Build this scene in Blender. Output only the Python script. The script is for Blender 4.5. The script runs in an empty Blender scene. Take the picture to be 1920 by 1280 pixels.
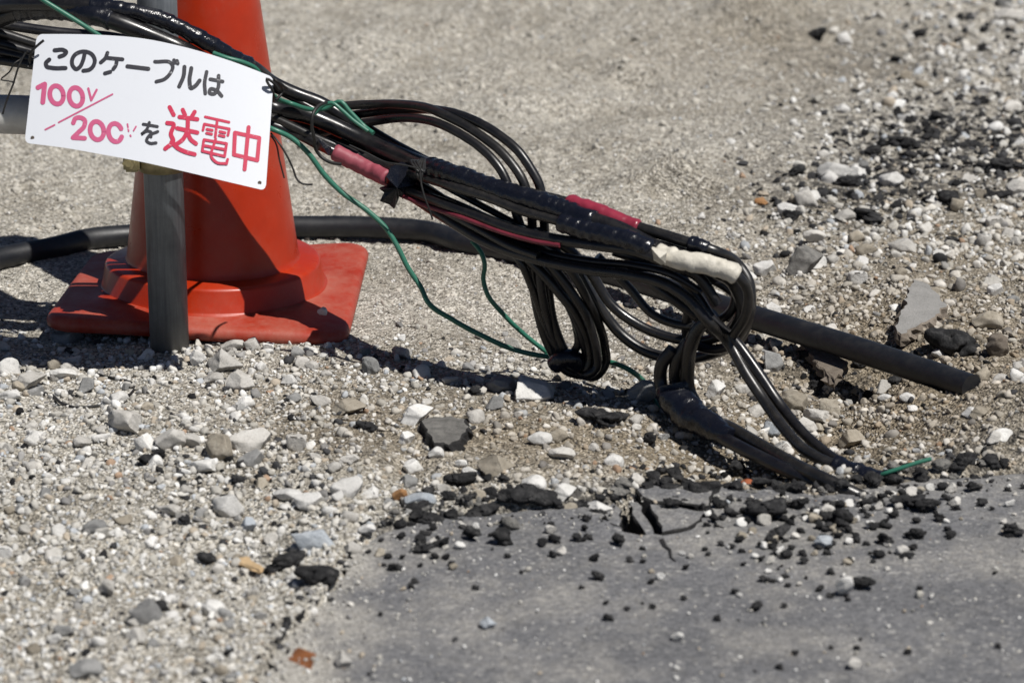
import bpy, math, random
import numpy as np
from mathutils import Vector

# ---------------------------------------------------------------- camera, sky, sun, exposure
sc = bpy.context.scene
F, TH, H = 5333.0, math.radians(17.5), 1.08          # focal length in photo pixels, pitch, height
cam_d = bpy.data.cameras.new('camera')
cam = bpy.data.objects.new('camera', cam_d)
sc.collection.objects.link(cam)
cam.location = (0, 0, H)
cam.rotation_euler = (math.pi / 2 - TH, 0, 0)
cam_d.sensor_width = 36.0
cam_d.lens = 36.0 * F / 1920.0
cam_d.clip_start = 0.05
cam_d.clip_end = 500
cam_d.dof.use_dof = True
cam_d.dof.focus_distance = 3.52
cam_d.dof.aperture_fstop = 6.5
sc.camera = cam

SUN_TO = Vector((0.45, -0.40, 1.0)).normalized()
elev = math.asin(SUN_TO.z)
azim = math.atan2(SUN_TO.x, SUN_TO.y)
w = bpy.data.worlds.new('World'); sc.world = w; w.use_nodes = True
wn = w.node_tree.nodes; wl = w.node_tree.links
sky = wn.new('ShaderNodeTexSky'); sky.sky_type = 'NISHITA'; sky.sun_disc = False
sky.air_density = 0.45; sky.dust_density = 0.2; sky.sun_elevation = elev; sky.sun_rotation = azim
wl.new(sky.outputs[0], wn['Background'].inputs[0])
wn['Background'].inputs[1].default_value = 0.05
sun_d = bpy.data.lights.new('sun', 'SUN'); sun_d.energy = 4.8; sun_d.angle = math.radians(0.5)
sun_d.color = (1.0, 0.965, 0.915)
sun = bpy.data.objects.new('sun', sun_d); sc.collection.objects.link(sun)
sun.rotation_euler = (-SUN_TO).to_track_quat('-Z', 'Y').to_euler()
sc.view_settings.view_transform = 'Standard'
sc.view_settings.look = 'None'
sc.view_settings.exposure = 0.16
sc.view_settings.gamma = 1.0
sc.cycles.use_denoising = True
sc.cycles.max_bounces = 6

C = sc.collection
rng = np.random.default_rng(7)
random.seed(7)

# ---------------------------------------------------------------- pixel <-> world
ct, st = math.cos(TH), math.sin(TH)
def ray(px, py):
    a = (px - 960) / F; b = -(py - 640) / F
    return (a, ct + b * st, -st + b * ct)
def hit(px, py, h=0.0):
    d = ray(px, py); t = (h - H) / d[2]
    return (d[0] * t, d[1] * t, h)
def on_y(px, py, Y):
    d = ray(px, py); t = Y / d[1]
    return (d[0] * t, Y, H + d[2] * t)
def row_y(n):                       # distance of the ground row seen at photo row n
    return hit(960, n)[1]
def proj(x, y, z):
    dz = z - H
    f = y * ct - dz * st; u = y * st + dz * ct
    return 960 + F * x / f, 640 - F * u / f
def ppm(n):                         # photo pixels per metre at ground row n
    Y = row_y(n); return F / (Y * ct + H * st)

# ---------------------------------------------------------------- ground height
class VNoise:
    def __init__(s, seed): s.t = np.random.default_rng(seed).random((256, 256))
    def __call__(s, x, y):
        x = np.asarray(x, float); y = np.asarray(y, float)
        xi = np.floor(x).astype(int); yi = np.floor(y).astype(int)
        fx = x - xi; fy = y - yi
        fx = fx * fx * (3 - 2 * fx); fy = fy * fy * (3 - 2 * fy)
        t = s.t; a = t[xi & 255, yi & 255]; b = t[(xi + 1) & 255, yi & 255]
        c = t[xi & 255, (yi + 1) & 255]; d = t[(xi + 1) & 255, (yi + 1) & 255]
        return (a * (1 - fx) + b * fx) * (1 - fy) + (c * (1 - fx) + d * fx) * fy - 0.5
vn = [VNoise(i) for i in range(8)]
ASPH = [(470, 1300), (500, 1250), (545, 1190), (600, 1140), (640, 1090), (660, 1040), (700, 1012), (750, 990), (800, 975),
        (850, 972), (890, 962), (940, 964), (1000, 957), (1060, 955), (1120, 962), (1150, 945), (1185, 922), (1230, 918),
        (1290, 924), (1340, 918), (1400, 926), (1460, 922), (1520, 934), (1570, 930), (1630, 918), (1690, 908), (1760, 898),
        (1840, 894), (1930, 889), (2050, 884), (2250, 880)]
AX = np.array([p[0] for p in ASPH], float); AY = np.array([p[1] for p in ASPH], float)
def asph_in(px, py, grow=0.0):      # signed: >0 inside the paved area
    return np.where(np.asarray(px) < 470, -300.0, np.asarray(py) - np.interp(px, AX, AY)) + grow
def gz(x, y):
    x = np.asarray(x, float); y = np.asarray(y, float)
    yc = np.clip(y, 1.2, 40); xc = np.clip(x, -30, 30)
    px, py = proj(xc, yc, 0.0)
    G = lambda cx, cy, sx, sy: np.exp(-((px - cx) / sx) ** 2 - ((py - cy) / sy) ** 2)
    near = np.clip(1.4 - np.abs(y - 3.6) / 3.5, 0, 1) * np.clip(2.2 - np.abs(x), 0, 1)
    z = 0.035 * vn[0](x * 1.1 + 9, y * 1.1 + 5) + 0.034 * vn[1](x * 3.6, y * 2.6) + 0.015 * vn[2](x * 11, y * 8)
    z += 0.013 * vn[3](x * 27, y * 22) * (0.6 + vn[5](x * 5, y * 5)) + 0.006 * vn[4](x * 75, y * 75)
    hold = np.clip(G(400, 570, 420, 160) + G(900, 700, 700, 130), 0, 1)     # level ground under cone and cables
    z = z * (1 - 0.7 * hold)
    z += -0.040 * G(1540, 800, 190, 55) - 0.026 * G(1330, 830, 130, 60) - 0.02 * G(1620, 700, 150, 50)
    z += 0.042 * G(1930, 815, 140, 75) + 0.05 * G(1330, 40, 230, 70) - 0.035 * G(1560, 90, 120, 50)
    z += 0.03 * G(1720, 640, 60, 30) * 0.4
    z += -0.018 * G(1190, 330, 130, 40) * 0.6 + 0.012 * G(1420, 290, 160, 40)
    # rain-washed ridges and a foot mark in the sand
    z += 0.05 * (G(1400, 55, 70, 12) - G(1430, 72, 70, 9)) + 0.03 * (G(1260, 345, 70, 10) - G(1290, 360, 80, 8)) + 0.045 * (G(1455, 10, 50, 14) - G(1490, 30, 40, 10))
    z += 0.028 * (G(1180, 135, 40, 9) - G(1195, 149, 45, 7)) + 0.03 * (G(850, 50, 40, 8) - G(862, 60, 40, 6)) + 0.02 * (G(1010, 190, 90, 14) - G(1090, 205, 90, 12)) - 0.02 * G(620, 130, 70, 22) - 0.02 * G(760, 260, 90, 20) + 0.018 * G(680, 95, 90, 20)
    z += -0.022 * G(1400, 882, 150, 22) - 0.02 * G(1560, 700, 130, 30) + 0.02 * G(1700, 760, 90, 25)
    pave = np.clip(asph_in(px, py, -6) / 14.0, 0, 1) * (py > 870)
    z = z * (1 - pave) - 0.035 * pave
    return z
def gzf(x, y): return float(gz(np.array([x]), np.array([y]))[0])
def ground(px, py):
    h = 0.0
    for _ in range(4):
        p = hit(px, py, h); h = 0.5 * h + 0.5 * gzf(p[0], p[1])
    p = hit(px, py, h)
    return (p[0], p[1], gzf(p[0], p[1]))

# ---------------------------------------------------------------- mesh helpers
def link(name, me, mat=None, parent=None, smooth=True):
    o = bpy.data.objects.new(name, me); C.objects.link(o)
    if mat is not None and not me.materials: me.materials.append(mat)
    if smooth: me.polygons.foreach_set('use_smooth', np.ones(len(me.polygons), dtype=bool))
    if parent is not None: o.parent = parent
    return o
def mesh(name, V, Fc):
    me = bpy.data.meshes.new(name); me.from_pydata([tuple(map(float, v)) for v in V], [], Fc); me.update(); return me
def mesh_np(name, V, T):
    """fast triangle / quad mesh"""
    k = T.shape[1]
    me = bpy.data.meshes.new(name)
    me.vertices.add(len(V)); me.vertices.foreach_set('co', V.astype(np.float32).ravel())
    me.loops.add(T.size); me.loops.foreach_set('vertex_index', T.astype(np.int32).ravel())
    me.polygons.add(len(T)); me.polygons.foreach_set('loop_start', np.arange(0, T.size, k, dtype=np.int32))
    me.update(calc_edges=True); return me
def tag(o, label=None, cat=None, group=None, kind=None):
    if label: o['label'] = label
    if cat: o['category'] = cat
    if group: o['group'] = group
    if kind: o['kind'] = kind
    return o
def empty(name, loc=(0, 0, 0)):
    o = bpy.data.objects.new(name, None); C.objects.link(o); o.location = loc; o.empty_display_size = 0.05; return o
def crom(P, step=0.006, extra=None):
    P = np.array(P, float)
    if len(P) < 2: return P
    Q = np.vstack([2 * P[0] - P[1], P, 2 * P[-1] - P[-2]])
    out = []
    for i in range(1, len(Q) - 2):
        p0, p1, p2, p3 = Q[i - 1], Q[i], Q[i + 1], Q[i + 2]
        d1 = max(np.linalg.norm((p2 - p1)[:3]), 1e-6); d0 = max(np.linalg.norm((p1 - p0)[:3]), 1e-6); d2 = max(np.linalg.norm((p3 - p2)[:3]), 1e-6)
        m1 = ((p1 - p0) / d0 - (p2 - p0) / (d0 + d1) + (p2 - p1) / d1) * d1
        m2 = ((p2 - p1) / d1 - (p3 - p1) / (d1 + d2) + (p3 - p2) / d2) * d1
        n = max(2, int(math.ceil(d1 / step)))
        t = np.arange(n)[:, None] / n
        out.append((2 * t**3 - 3 * t**2 + 1) * p1 + (t**3 - 2 * t**2 + t) * m1 + (-2 * t**3 + 3 * t**2) * p2 + (t**3 - t**2) * m2)
    out.append(P[-1:])
    return np.vstack(out)
def tube_mesh(name, P, R, n=12, hollow_end=False):
    P = np.asarray(P, float); m = len(P)
    R = np.full(m, R) if np.isscalar(R) else np.asarray(R, float)
    if R.ndim == 1: R = np.repeat(R[:, None], n, 1)
    T = np.gradient(P, axis=0); T /= np.linalg.norm(T, axis=1)[:, None] + 1e-12
    u = np.cross(T[0], [0, 0, 1.0]);
    if np.linalg.norm(u) < 1e-3: u = np.cross(T[0], [1.0, 0, 0])
    u /= np.linalg.norm(u)
    ang = np.arange(n) * 2 * math.pi / n
    V = np.empty((m, n, 3))
    for i in range(m):
        u = u - T[i] * (u @ T[i]); u /= np.linalg.norm(u)
        v = np.cross(T[i], u)
        V[i] = P[i] + R[i][:, None] * (np.cos(ang)[:, None] * u + np.sin(ang)[:, None] * v)
    V = V.reshape(-1, 3)
    Fc = []
    for i in range(m - 1):
        for j in range(n):
            k = (j + 1) % n
            Fc.append((i * n + j, i * n + k, (i + 1) * n + k, (i + 1) * n + j))
    V = np.vstack([V, V[:n], V[-n:]]); k0 = m * n                     # caps get their own rim so that the cut stays crisp
    Fc.append(tuple(k0 + j for j in range(n))[::-1]); Fc.append(tuple(k0 + n + j for j in range(n)))
    return mesh(name, V, Fc)

# ---------------------------------------------------------------- materials
MATS = {}
class NB:
    def __init__(s, name, rough=0.8, spec=0.3):
        s.m = bpy.data.materials.new(name); s.m.use_nodes = True
        s.t = s.m.node_tree; s.n = s.t.nodes; s.l = s.t.links
        s.b = s.n['Principled BSDF']; s.b.inputs['Roughness'].default_value = rough
        s.b.inputs['Specular IOR Level'].default_value = spec
        s.co = s.n.new('ShaderNodeTexCoord').outputs['Object']; MATS[name] = s.m
    def geo(s): return s.n.new('ShaderNodeNewGeometry').outputs['Position']
    def noise(s, scale, detail=4, rough=0.6, vec=None):
        x = s.n.new('ShaderNodeTexNoise'); x.inputs['Scale'].default_value = scale; x.inputs['Detail'].default_value = detail
        x.inputs['Roughness'].default_value = rough; s.l.new(vec or s.co, x.inputs['Vector']); return x.outputs['Fac']
    def vor(s, scale, out='Color', feature='F1', vec=None):
        x = s.n.new('ShaderNodeTexVoronoi'); x.inputs['Scale'].default_value = scale; x.feature = feature
        s.l.new(vec or s.co, x.inputs['Vector']); return x.outputs[out]
    def ramp(s, fac, stops):
        r = s.n.new('ShaderNodeValToRGB'); e = r.color_ramp.elements
        while len(e) < len(stops): e.new(0.5)
        for q, (p, c) in zip(e, stops):
            q.position = p; q.color = tuple(c) + (1,) if not np.isscalar(c) else (c, c, c, 1)
        s.l.new(fac, r.inputs[0]); return r.outputs[0]
    def mix(s, fac, a, b, mode='MIX'):
        x = s.n.new('ShaderNodeMix'); x.data_type = 'RGBA'; x.blend_type = mode
        for v, k in ((fac, 0), (a, 6), (b, 7)):
            if hasattr(v, 'links'): s.l.new(v, x.inputs[k])
            elif np.isscalar(v): x.inputs[k].default_value = v if k == 0 else (v, v, v, 1)
            else: x.inputs[k].default_value = tuple(v) + (1,)
        return x.outputs[2]
    def sep(s, v, k=0):
        x = s.n.new('ShaderNodeSeparateXYZ'); s.l.new(v, x.inputs[0]); return x.outputs[k]
    def col(s, c):
        if hasattr(c, 'links'): s.l.new(c, s.b.inputs['Base Color'])
        else: s.b.inputs['Base Color'].default_value = tuple(c) + (1,)
        return s
    def rough(s, c): s.l.new(c, s.b.inputs['Roughness']); return s
    def bump(s, h, strength=0.4, dist=0.002):
        x = s.n.new('ShaderNodeBump'); x.inputs['Strength'].default_value = strength; x.inputs['Distance'].default_value = dist
        s.l.new(h, x.inputs['Height']); s.l.new(x.outputs[0], s.b.inputs['Normal']); return s
    def attr(s, name):
        x = s.n.new('ShaderNodeAttribute'); x.attribute_name = name; return x.outputs['Color']
    def rnd(s): return s.n.new('ShaderNodeObjectInfo').outputs['Random']

# ground: colour by zone (attribute "zone": r = brown dirt share, g = dark tar share), grains by voronoi cells
g = NB('ground_grit', 0.95, 0.15)
cell = g.sep(g.vor(330))
cell2 = g.sep(g.vor(120), 1)
grain = g.ramp(cell, [(0, (0.11, 0.104, 0.095)), (0.25, (0.30, 0.285, 0.255)), (0.6, (0.44, 0.42, 0.378)), (0.88, (0.57, 0.552, 0.515)), (1, (0.78, 0.77, 0.74))])
grain2 = g.ramp(cell2, [(0, 0.42), (0.2, 0.86), (0.75, 1.02), (1, 1.3)])
c = g.mix(0.6, grain, grain2, 'MULTIPLY')
big = g.ramp(g.noise(2.6, 9, 0.72), [(0.3, (0.70, 0.66, 0.59)), (0.5, (1.05, 1.025, 0.975)), (0.72, (1.22, 1.205, 1.165))])
c = g.mix(1.0, c, big, 'MULTIPLY')
zone = g.attr('zone')
dirtc = g.mix(1.0, c, (0.56, 0.50, 0.42), 'MULTIPLY')
c = g.mix(g.sep(zone, 0), c, dirtc)
tar = g.ramp(g.noise(60, 5, 0.7), [(0.35, (0.02, 0.02, 0.021)), (0.7, (0.075, 0.072, 0.07))])
tm = g.n.new('ShaderNodeMath'); tm.operation = 'MULTIPLY'
g.l.new(g.sep(zone, 1), tm.inputs[0]); g.l.new(g.ramp(g.noise(45, 4, 0.6), [(0.45, 0.0), (0.55, 1.0)]), tm.inputs[1])
c = g.mix(tm.outputs[0], c, tar)
g.col(c)
hb = g.n.new('ShaderNodeMath'); hb.operation = 'ADD'
g.l.new(g.vor(300, 'Distance'), hb.inputs[0]); g.l.new(g.noise(90, 6, 0.7), hb.inputs[1])
g.bump(hb.outputs[0], 0.9, 0.005)

# asphalt: grey fines with sand film, aggregate specks
a = NB('asphalt', 0.9, 0.25)
sp = a.ramp(a.sep(a.vor(240)), [(0, (0.09, 0.091, 0.096)), (0.5, (0.125, 0.126, 0.132)), (0.93, (0.155, 0.155, 0.16)), (1, (0.28, 0.275, 0.265))])
bl = a.ramp(a.noise(5, 5, 0.6), [(0.3, 0.86), (0.7, 1.12)])
c = a.mix(1.0, sp, bl, 'MULTIPLY')
sand = a.ramp(a.sep(a.vor(330), 1), [(0, (0.22, 0.208, 0.185)), (1, (0.46, 0.44, 0.4))])
film = a.n.new('ShaderNodeMath'); film.operation = 'MULTIPLY'
a.l.new(a.ramp(a.noise(4.2, 9, 0.72), [(0.46, 0.0), (0.66, 0.8)]), film.inputs[0])
a.l.new(a.ramp(a.noise(110, 4, 0.7), [(0.3, 0.25), (0.6, 1.0)]), film.inputs[1])
mr = a.n.new('ShaderNodeMapRange'); a.l.new(a.sep(a.co, 0), mr.inputs[0])       # sand swept over the left end of the paving
mr.inputs[1].default_value = -0.02; mr.inputs[2].default_value = -0.30; mr.inputs[3].default_value = -0.28; mr.inputs[4].default_value = 0.55
sw = a.n.new('ShaderNodeMath'); sw.operation = 'ADD'; a.l.new(a.noise(9, 8, 0.75), sw.inputs[0]); a.l.new(mr.outputs[0], sw.inputs[1])
swr = a.ramp(sw.outputs[0], [(0.48, 0.0), (0.72, 0.9)])
fm = a.n.new('ShaderNodeMath'); fm.operation = 'MAXIMUM'; a.l.new(film.outputs[0], fm.inputs[0]); a.l.new(swr, fm.inputs[1])
a.col(a.mix(fm.outputs[0], c, sand))
ha = a.n.new('ShaderNodeMath'); ha.operation = 'ADD'
a.l.new(a.vor(260, 'Distance'), ha.inputs[0]); a.l.new(a.noise(40, 6, 0.7), ha.inputs[1])
a.bump(ha.outputs[0], 0.5, 0.0025)
e = NB('asphalt_broken', 0.85, 0.3)
e.col(e.ramp(e.noise(70, 5, 0.7), [(0.3, (0.012, 0.012, 0.013)), (0.6, (0.035, 0.034, 0.034)), (0.85, (0.14, 0.135, 0.13))]))
e.bump(e.noise(130, 6, 0.8), 1.0, 0.006)

# stones
def stone(name, dark, mid, pale, scale=60):
    s = NB(name, 0.9, 0.2)
    c = s.ramp(s.noise(scale, 8, 0.7, s.geo()), [(0.25, dark), (0.5, mid), (0.75, pale)])
    v = s.ramp(s.rnd(), [(0, 0.8), (1, 1.12)])
    pit = s.ramp(s.noise(420, 3, 0.6, s.geo()), [(0.3, 0.7), (0.45, 1.0)])
    s.col(s.mix(0.8, s.mix(1.0, c, v, 'MULTIPLY'), pit, 'MULTIPLY'))
    s.bump(s.noise(220, 7, 0.75, s.geo()), 0.7, 0.003); return s.m
stone('stone_white', (0.48, 0.47, 0.44), (0.63, 0.62, 0.595), (0.74, 0.73, 0.71))
stone('stone_pale', (0.33, 0.318, 0.288), (0.48, 0.462, 0.43), (0.60, 0.585, 0.55))
stone('stone_grey', (0.15, 0.15, 0.147), (0.25, 0.25, 0.245), (0.36, 0.355, 0.345))
stone('stone_blue', (0.26, 0.29, 0.33), (0.38, 0.41, 0.44), (0.52, 0.54, 0.56))
stone('stone_tan', (0.20, 0.175, 0.135), (0.32, 0.285, 0.23), (0.43, 0.395, 0.33))
stone('stone_brown', (0.10, 0.082, 0.065), (0.19, 0.16, 0.13), (0.27, 0.235, 0.2))
stone('stone_rust', (0.22, 0.10, 0.04), (0.36, 0.19, 0.085), (0.46, 0.28, 0.15))
stone('stone_brick', (0.25, 0.07, 0.03), (0.36, 0.11, 0.05), (0.42, 0.16, 0.09))
stone('stone_tar', (0.008, 0.008, 0.009), (0.022, 0.022, 0.023), (0.085, 0.083, 0.082), 110)
stone('stone_slab', (0.17, 0.165, 0.155), (0.24, 0.235, 0.225), (0.29, 0.28, 0.27), 35)
stone('stone_asphalt', (0.07, 0.068, 0.064), (0.16, 0.155, 0.145), (0.27, 0.26, 0.24), 90)
gv = NB('gravel_mix', 0.92, 0.2)
c = gv.mix(1.0, gv.attr('tint'), gv.ramp(gv.noise(140, 6, 0.7), [(0.3, 0.72), (0.65, 1.1)]), 'MULTIPLY')
gv.col(c); gv.bump(gv.noise(330, 5, 0.7), 0.5, 0.002)

def plain(name, col, rough, spec=0.5, nscale=None, amt=0.25, bump=None, metal=0.0):
    s = NB(name, rough, spec)
    if nscale:
        s.col(s.mix(1.0, s.ramp(s.noise(nscale, 7, 0.65), [(0.3, 1 - amt), (0.7, 1 + amt)]), col, 'MULTIPLY'))
    else: s.col(col)
    if bump: s.bump(s.noise(bump[0], 5, 0.6), bump[1], bump[2])
    s.b.inputs['Metallic'].default_value = metal
    return s.m
def rubber(name, col, rough, dust, bp=(160, 0.12, 0.001)):
    s = NB(name, rough, 0.5)
    d = s.ramp(s.noise(55, 10, 0.82), [(0.46, 0.0), (0.75, dust)])
    s.col(s.mix(d, col, (0.16, 0.145, 0.125)))
    s.rough(s.ramp(s.noise(26, 6, 0.7), [(0.3, rough - 0.05), (0.75, min(1, rough + 0.18))]))
    s.bump(s.noise(bp[0], 4, 0.6), bp[1], bp[2]); return s.m
rubber('cable_black', (0.0075, 0.0072, 0.0085), 0.26, 0.12)
rubber('cable_grey', (0.012, 0.0114, 0.0115), 0.27, 0.18)
rubber('cable_worn', (0.006, 0.006, 0.009), 0.3, 0.12)
rubber('conduit_black', (0.008, 0.009, 0.012), 0.42, 0.14)
rubber('tape_black', (0.005, 0.006, 0.011), 0.2, 0.04, (75, 0.5, 0.004))
rubber('wire_green', (0.022, 0.135, 0.088), 0.4, 0.2)
rubber('tie_black', (0.008, 0.008, 0.008), 0.5, 0.2)
plain('tape_red', (0.23, 0.024, 0.045), 0.3, 0.5, 40, 0.22, (90, 0.3, 0.002))
plain('tape_red_faded', (0.27, 0.06, 0.082), 0.55, 0.4, 40, 0.2, (60, 0.4, 0.002))
plain('tape_white', (0.52, 0.49, 0.42), 0.55, 0.4, 55, 0.3, (120, 0.7, 0.002))
plain('stripe_red', (0.14, 0.02, 0.032), 0.4, 0.4, 40, 0.3)
# cone vinyl
def cone_mat(name, base, dustc, lo, hi, rough):
    k = NB(name, rough, 0.4)
    d = k.ramp(k.noise(11, 10, 0.8), [(lo, 0.0), (hi, 0.75)])
    mp = k.n.new('ShaderNodeMapping'); mp.inputs['Scale'].default_value = (1.0, 0.12, 0.5); mp.inputs['Rotation'].default_value = (0.4, 0.3, 0.7); k.l.new(k.co, mp.inputs[0])
    scr = k.ramp(k.noise(190, 3, 0.6, mp.outputs[0]), [(0.66, 0.0), (0.72, 0.5)])
    spk = k.ramp(k.noise(330, 3, 0.7), [(0.66, 0.0), (0.72, 0.7)])
    c = k.mix(1.0, base, k.ramp(k.noise(6, 6, 0.7), [(0.3, 0.78), (0.7, 1.12)]), 'MULTIPLY')
    c = k.mix(d, c, dustc); c = k.mix(scr, c, tuple(0.5 * (p + q) for p, q in zip(base, dustc)))
    sm = k.n.new('ShaderNodeMath'); sm.operation = 'MULTIPLY'; k.l.new(d, sm.inputs[0]); k.l.new(spk, sm.inputs[1])
    k.col(k.mix(sm.outputs[0], c, (0.5, 0.45, 0.4))); k.rough(k.ramp(k.noise(20, 6, 0.7), [(0.3, rough - 0.08), (0.7, rough + 0.14)]))
    k.bump(k.noise(24, 6, 0.6), 0.15, 0.003)
cone_mat('cone_vinyl', (0.36, 0.024, 0.004), (0.30, 0.075, 0.045), 0.48, 0.9, 0.31)
cone_mat('cone_vinyl_dusty', (0.33, 0.026, 0.009), (0.36, 0.17, 0.125), 0.40, 0.74, 0.5)
# galvanised scaffold tube
k = NB('galvanised_steel', 0.5, 0.5)
mp = k.n.new('ShaderNodeMapping'); mp.inputs['Scale'].default_value = (1, 1, 0.06); k.l.new(k.co, mp.inputs[0])
z1 = k.ramp(k.noise(160, 6, 0.7, mp.outputs[0]), [(0.3, (0.10, 0.112, 0.125)), (0.7, (0.21, 0.225, 0.24))])
z1 = k.mix(1.0, z1, k.ramp(k.noise(18, 8, 0.75), [(0.3, 0.7), (0.7, 1.12)]), 'MULTIPLY')
rs = k.ramp(k.noise(55, 8, 0.8), [(0.6, 0.0), (0.75, 0.8)])
mud = k.ramp(k.sep(k.co, 2), [(0.0, 0.6), (0.05, 0.0)])
k.col(k.mix(mud, k.mix(rs, z1, (0.12, 0.10, 0.085)), (0.24, 0.22, 0.19))); k.b.inputs['Metallic'].default_value = 0.3
k.rough(k.ramp(k.noise(30, 6, 0.7), [(0.3, 0.42), (0.7, 0.7)])); k.bump(k.noise(80, 5, 0.6), 0.2, 0.001)
plain('galvanised_light', (0.5, 0.5, 0.48), 0.55, 0.5, 20, 0.25, (80, 0.15, 0.001), 0.2)
plain('clamp_zinc', (0.28, 0.24, 0.13), 0.45, 0.5, 60, 0.35, (90, 0.3, 0.002), 0.5)
k = NB('sign_white', 0.42, 0.4)
k.col(k.mix(k.ramp(k.noise(28, 9, 0.75), [(0.55, 0.0), (0.85, 0.25)]), (0.59, 0.61, 0.65), (0.42, 0.41, 0.40)))
def paint(name, col, wear):
    s = NB(name, 0.5, 0.4)
    s.col(s.mix(s.ramp(s.noise(150, 5, 0.7), [(0.62, 0.0), (0.7, wear)]), col, (0.78, 0.78, 0.8))); return s.m
paint('print_black', (0.022, 0.022, 0.03), 0.5)
paint('print_pink', (0.47, 0.085, 0.185), 0.5)
paint('print_crimson', (0.45, 0.010, 0.055), 0.35)
plain('wood_brown', (0.16, 0.06, 0.022), 0.7, 0.3, 45, 0.5, (90, 0.6, 0.003))
plain('wood_pale', (0.46, 0.33, 0.19), 0.8, 0.2, 45, 0.3)
M = MATS

# ---------------------------------------------------------------- the ground sheet
def axis(lo, hi, step, far):
    core = np.arange(lo, hi + step / 2, step)
    out = []; s = step; v = 0.0
    while v < far: s *= 1.22; v += s; out.append(v)
    out = np.array(out)
    return np.concatenate([(lo - out)[::-1], core, hi + out])
gx = axis(-1.35, 1.35, 0.007, 80); gy = axis(2.15, 6.3, 0.0078, 90)
X, Y = np.meshgrid(gx, gy); Z = gz(X, Y)
V = np.stack([X.ravel(), Y.ravel(), Z.ravel()], 1)
nx, ny = len(gx), len(gy)
i = np.arange(nx - 1)[None, :] + nx * np.arange(ny - 1)[:, None]; i = i.ravel()
me = mesh_np('ground', V, np.stack([i, i + 1, i + nx + 1, i + nx], 1))
ground_o = tag(link('ground', me, M['ground_grit']), kind='structure')
PX, PY = proj(np.clip(X, -20, 20), np.clip(Y, 1.3, 40), 0.0)
Gs = lambda cx, cy, sx, sy: np.exp(-((PX - cx) / sx) ** 2 - ((PY - cy) / sy) ** 2)
dirt = np.clip(1.1 * Gs(1680, 670, 420, 230) + 0.8 * Gs(950, 830, 330, 90) + 0.7 * Gs(1450, 850, 300, 90)
               + 0.5 * Gs(600, 780, 200, 90) + 0.35 * Gs(1400, 90, 350, 60) + 0.3 * Gs(1800, 420, 300, 80), 0, 1)
tarz = np.clip(0.9 * np.exp(-((PY - np.interp(PX, AX, AY) + 12) / 26) ** 2) * (PX > 700) + 1.0 * Gs(1780, 260, 280, 95)
               + 0.8 * Gs(1600, 370, 200, 60) + 0.5 * Gs(1700, 90, 300, 60) + 0.5 * Gs(1480, 560, 130, 60) + 0.5 * Gs(1560, 690, 180, 45) + 0.9 * Gs(1770, 640, 55, 40) + 0.35 * Gs(1280, 570, 180, 60), 0, 1)
zc = np.zeros((len(V), 4), np.float32); zc[:, 0] = dirt.ravel(); zc[:, 1] = tarz.ravel(); zc[:, 3] = 1
at = me.color_attributes.new('zone', 'FLOAT_COLOR', 'POINT'); at.data.foreach_set('color', zc.ravel())

# ---------------------------------------------------------------- asphalt with a broken edge
def slab(name, poly, top, thick, mat_top, mat_side, parent=None, jag=0.0, seed=0, tilt=(0, 0), bevel=0.004, sub=0.012):
    """extruded slab from a world outline (x, y); the outline is broken into short uneven steps"""
    r = np.random.default_rng(seed)
    P = np.array(poly, float); out = []
    for q in range(len(P)):
        A, B = P[q], P[(q + 1) % len(P)]; L = np.linalg.norm(B - A)
        n = max(1, min(60, int(L / sub)))
        nr = np.array([B[1] - A[1], A[0] - B[0]]) / max(L, 1e-6)
        for t in range(n):
            out.append(A + (B - A) * t / n + nr * (r.normal() * jag if t else r.normal() * jag * 0.3))
    out = np.array(out); n = len(out); c0 = out.mean(0)
    inset = out + (c0 - out) / (np.linalg.norm(c0 - out, axis=1)[:, None] + 1e-9) * bevel
    hz = lambda p: top + (p[0] - c0[0]) * tilt[0] + (p[1] - c0[1]) * tilt[1]
    V = [(p[0], p[1], hz(p)) for p in inset] + [(p[0], p[1], hz(p) - bevel * (0.6 + 0.8 * r.random())) for p in out]
    V += [(p[0] + r.normal() * 0.003, p[1] + r.normal() * 0.003, hz(p) - thick * 0.55) for p in out] + [(p[0], p[1], hz(p) - thick) for p in out]
    Fc = [tuple(range(n))]
    for L in range(3):
        for q in range(n):
            k2 = (q + 1) % n; Fc.append((L * n + k2, L * n + q, (L + 1) * n + q, (L + 1) * n + k2))
    me = mesh(name, V, Fc); me.materials.append(mat_top); me.materials.append(mat_side)
    for q, f in enumerate(me.polygons): f.material_index = 0 if q == 0 or q <= n * 0 else 1
    if me.polygons[0].normal.z < 0: me.flip_normals()
    o = link(name, me, None, parent, smooth=False); return o
def world_poly(px, h): return [hit(x, y, h)[:2] for x, y in px]
edge = [p for p in ASPH if not (1120 < p[0] < 1310)]
e1 = [p for p in edge if p[0] <= 1120]; e2 = [p for p in edge if p[0] >= 1310]
notch = [(1136, 985), (1165, 1003), (1200, 1012), (1238, 1010), (1290, 1000), (1315, 985)]
road_px = [(470, 1330)] + e1[1:] + notch + e2
far = [hit(2250, 880)[:2], (2.2, 2.9), (30.0, 2.6), (30.0, -20.0), (-20.0, -20.0), (-20.0, 0.2), (-0.75, 1.95)]
road = slab('asphalt_road', world_poly(road_px, 0.0) + far[1:], 0.006, 0.06, M['asphalt'], M['asphalt_broken'], jag=0.0035, seed=3, sub=0.009)
tag(road, kind='structure')
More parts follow.
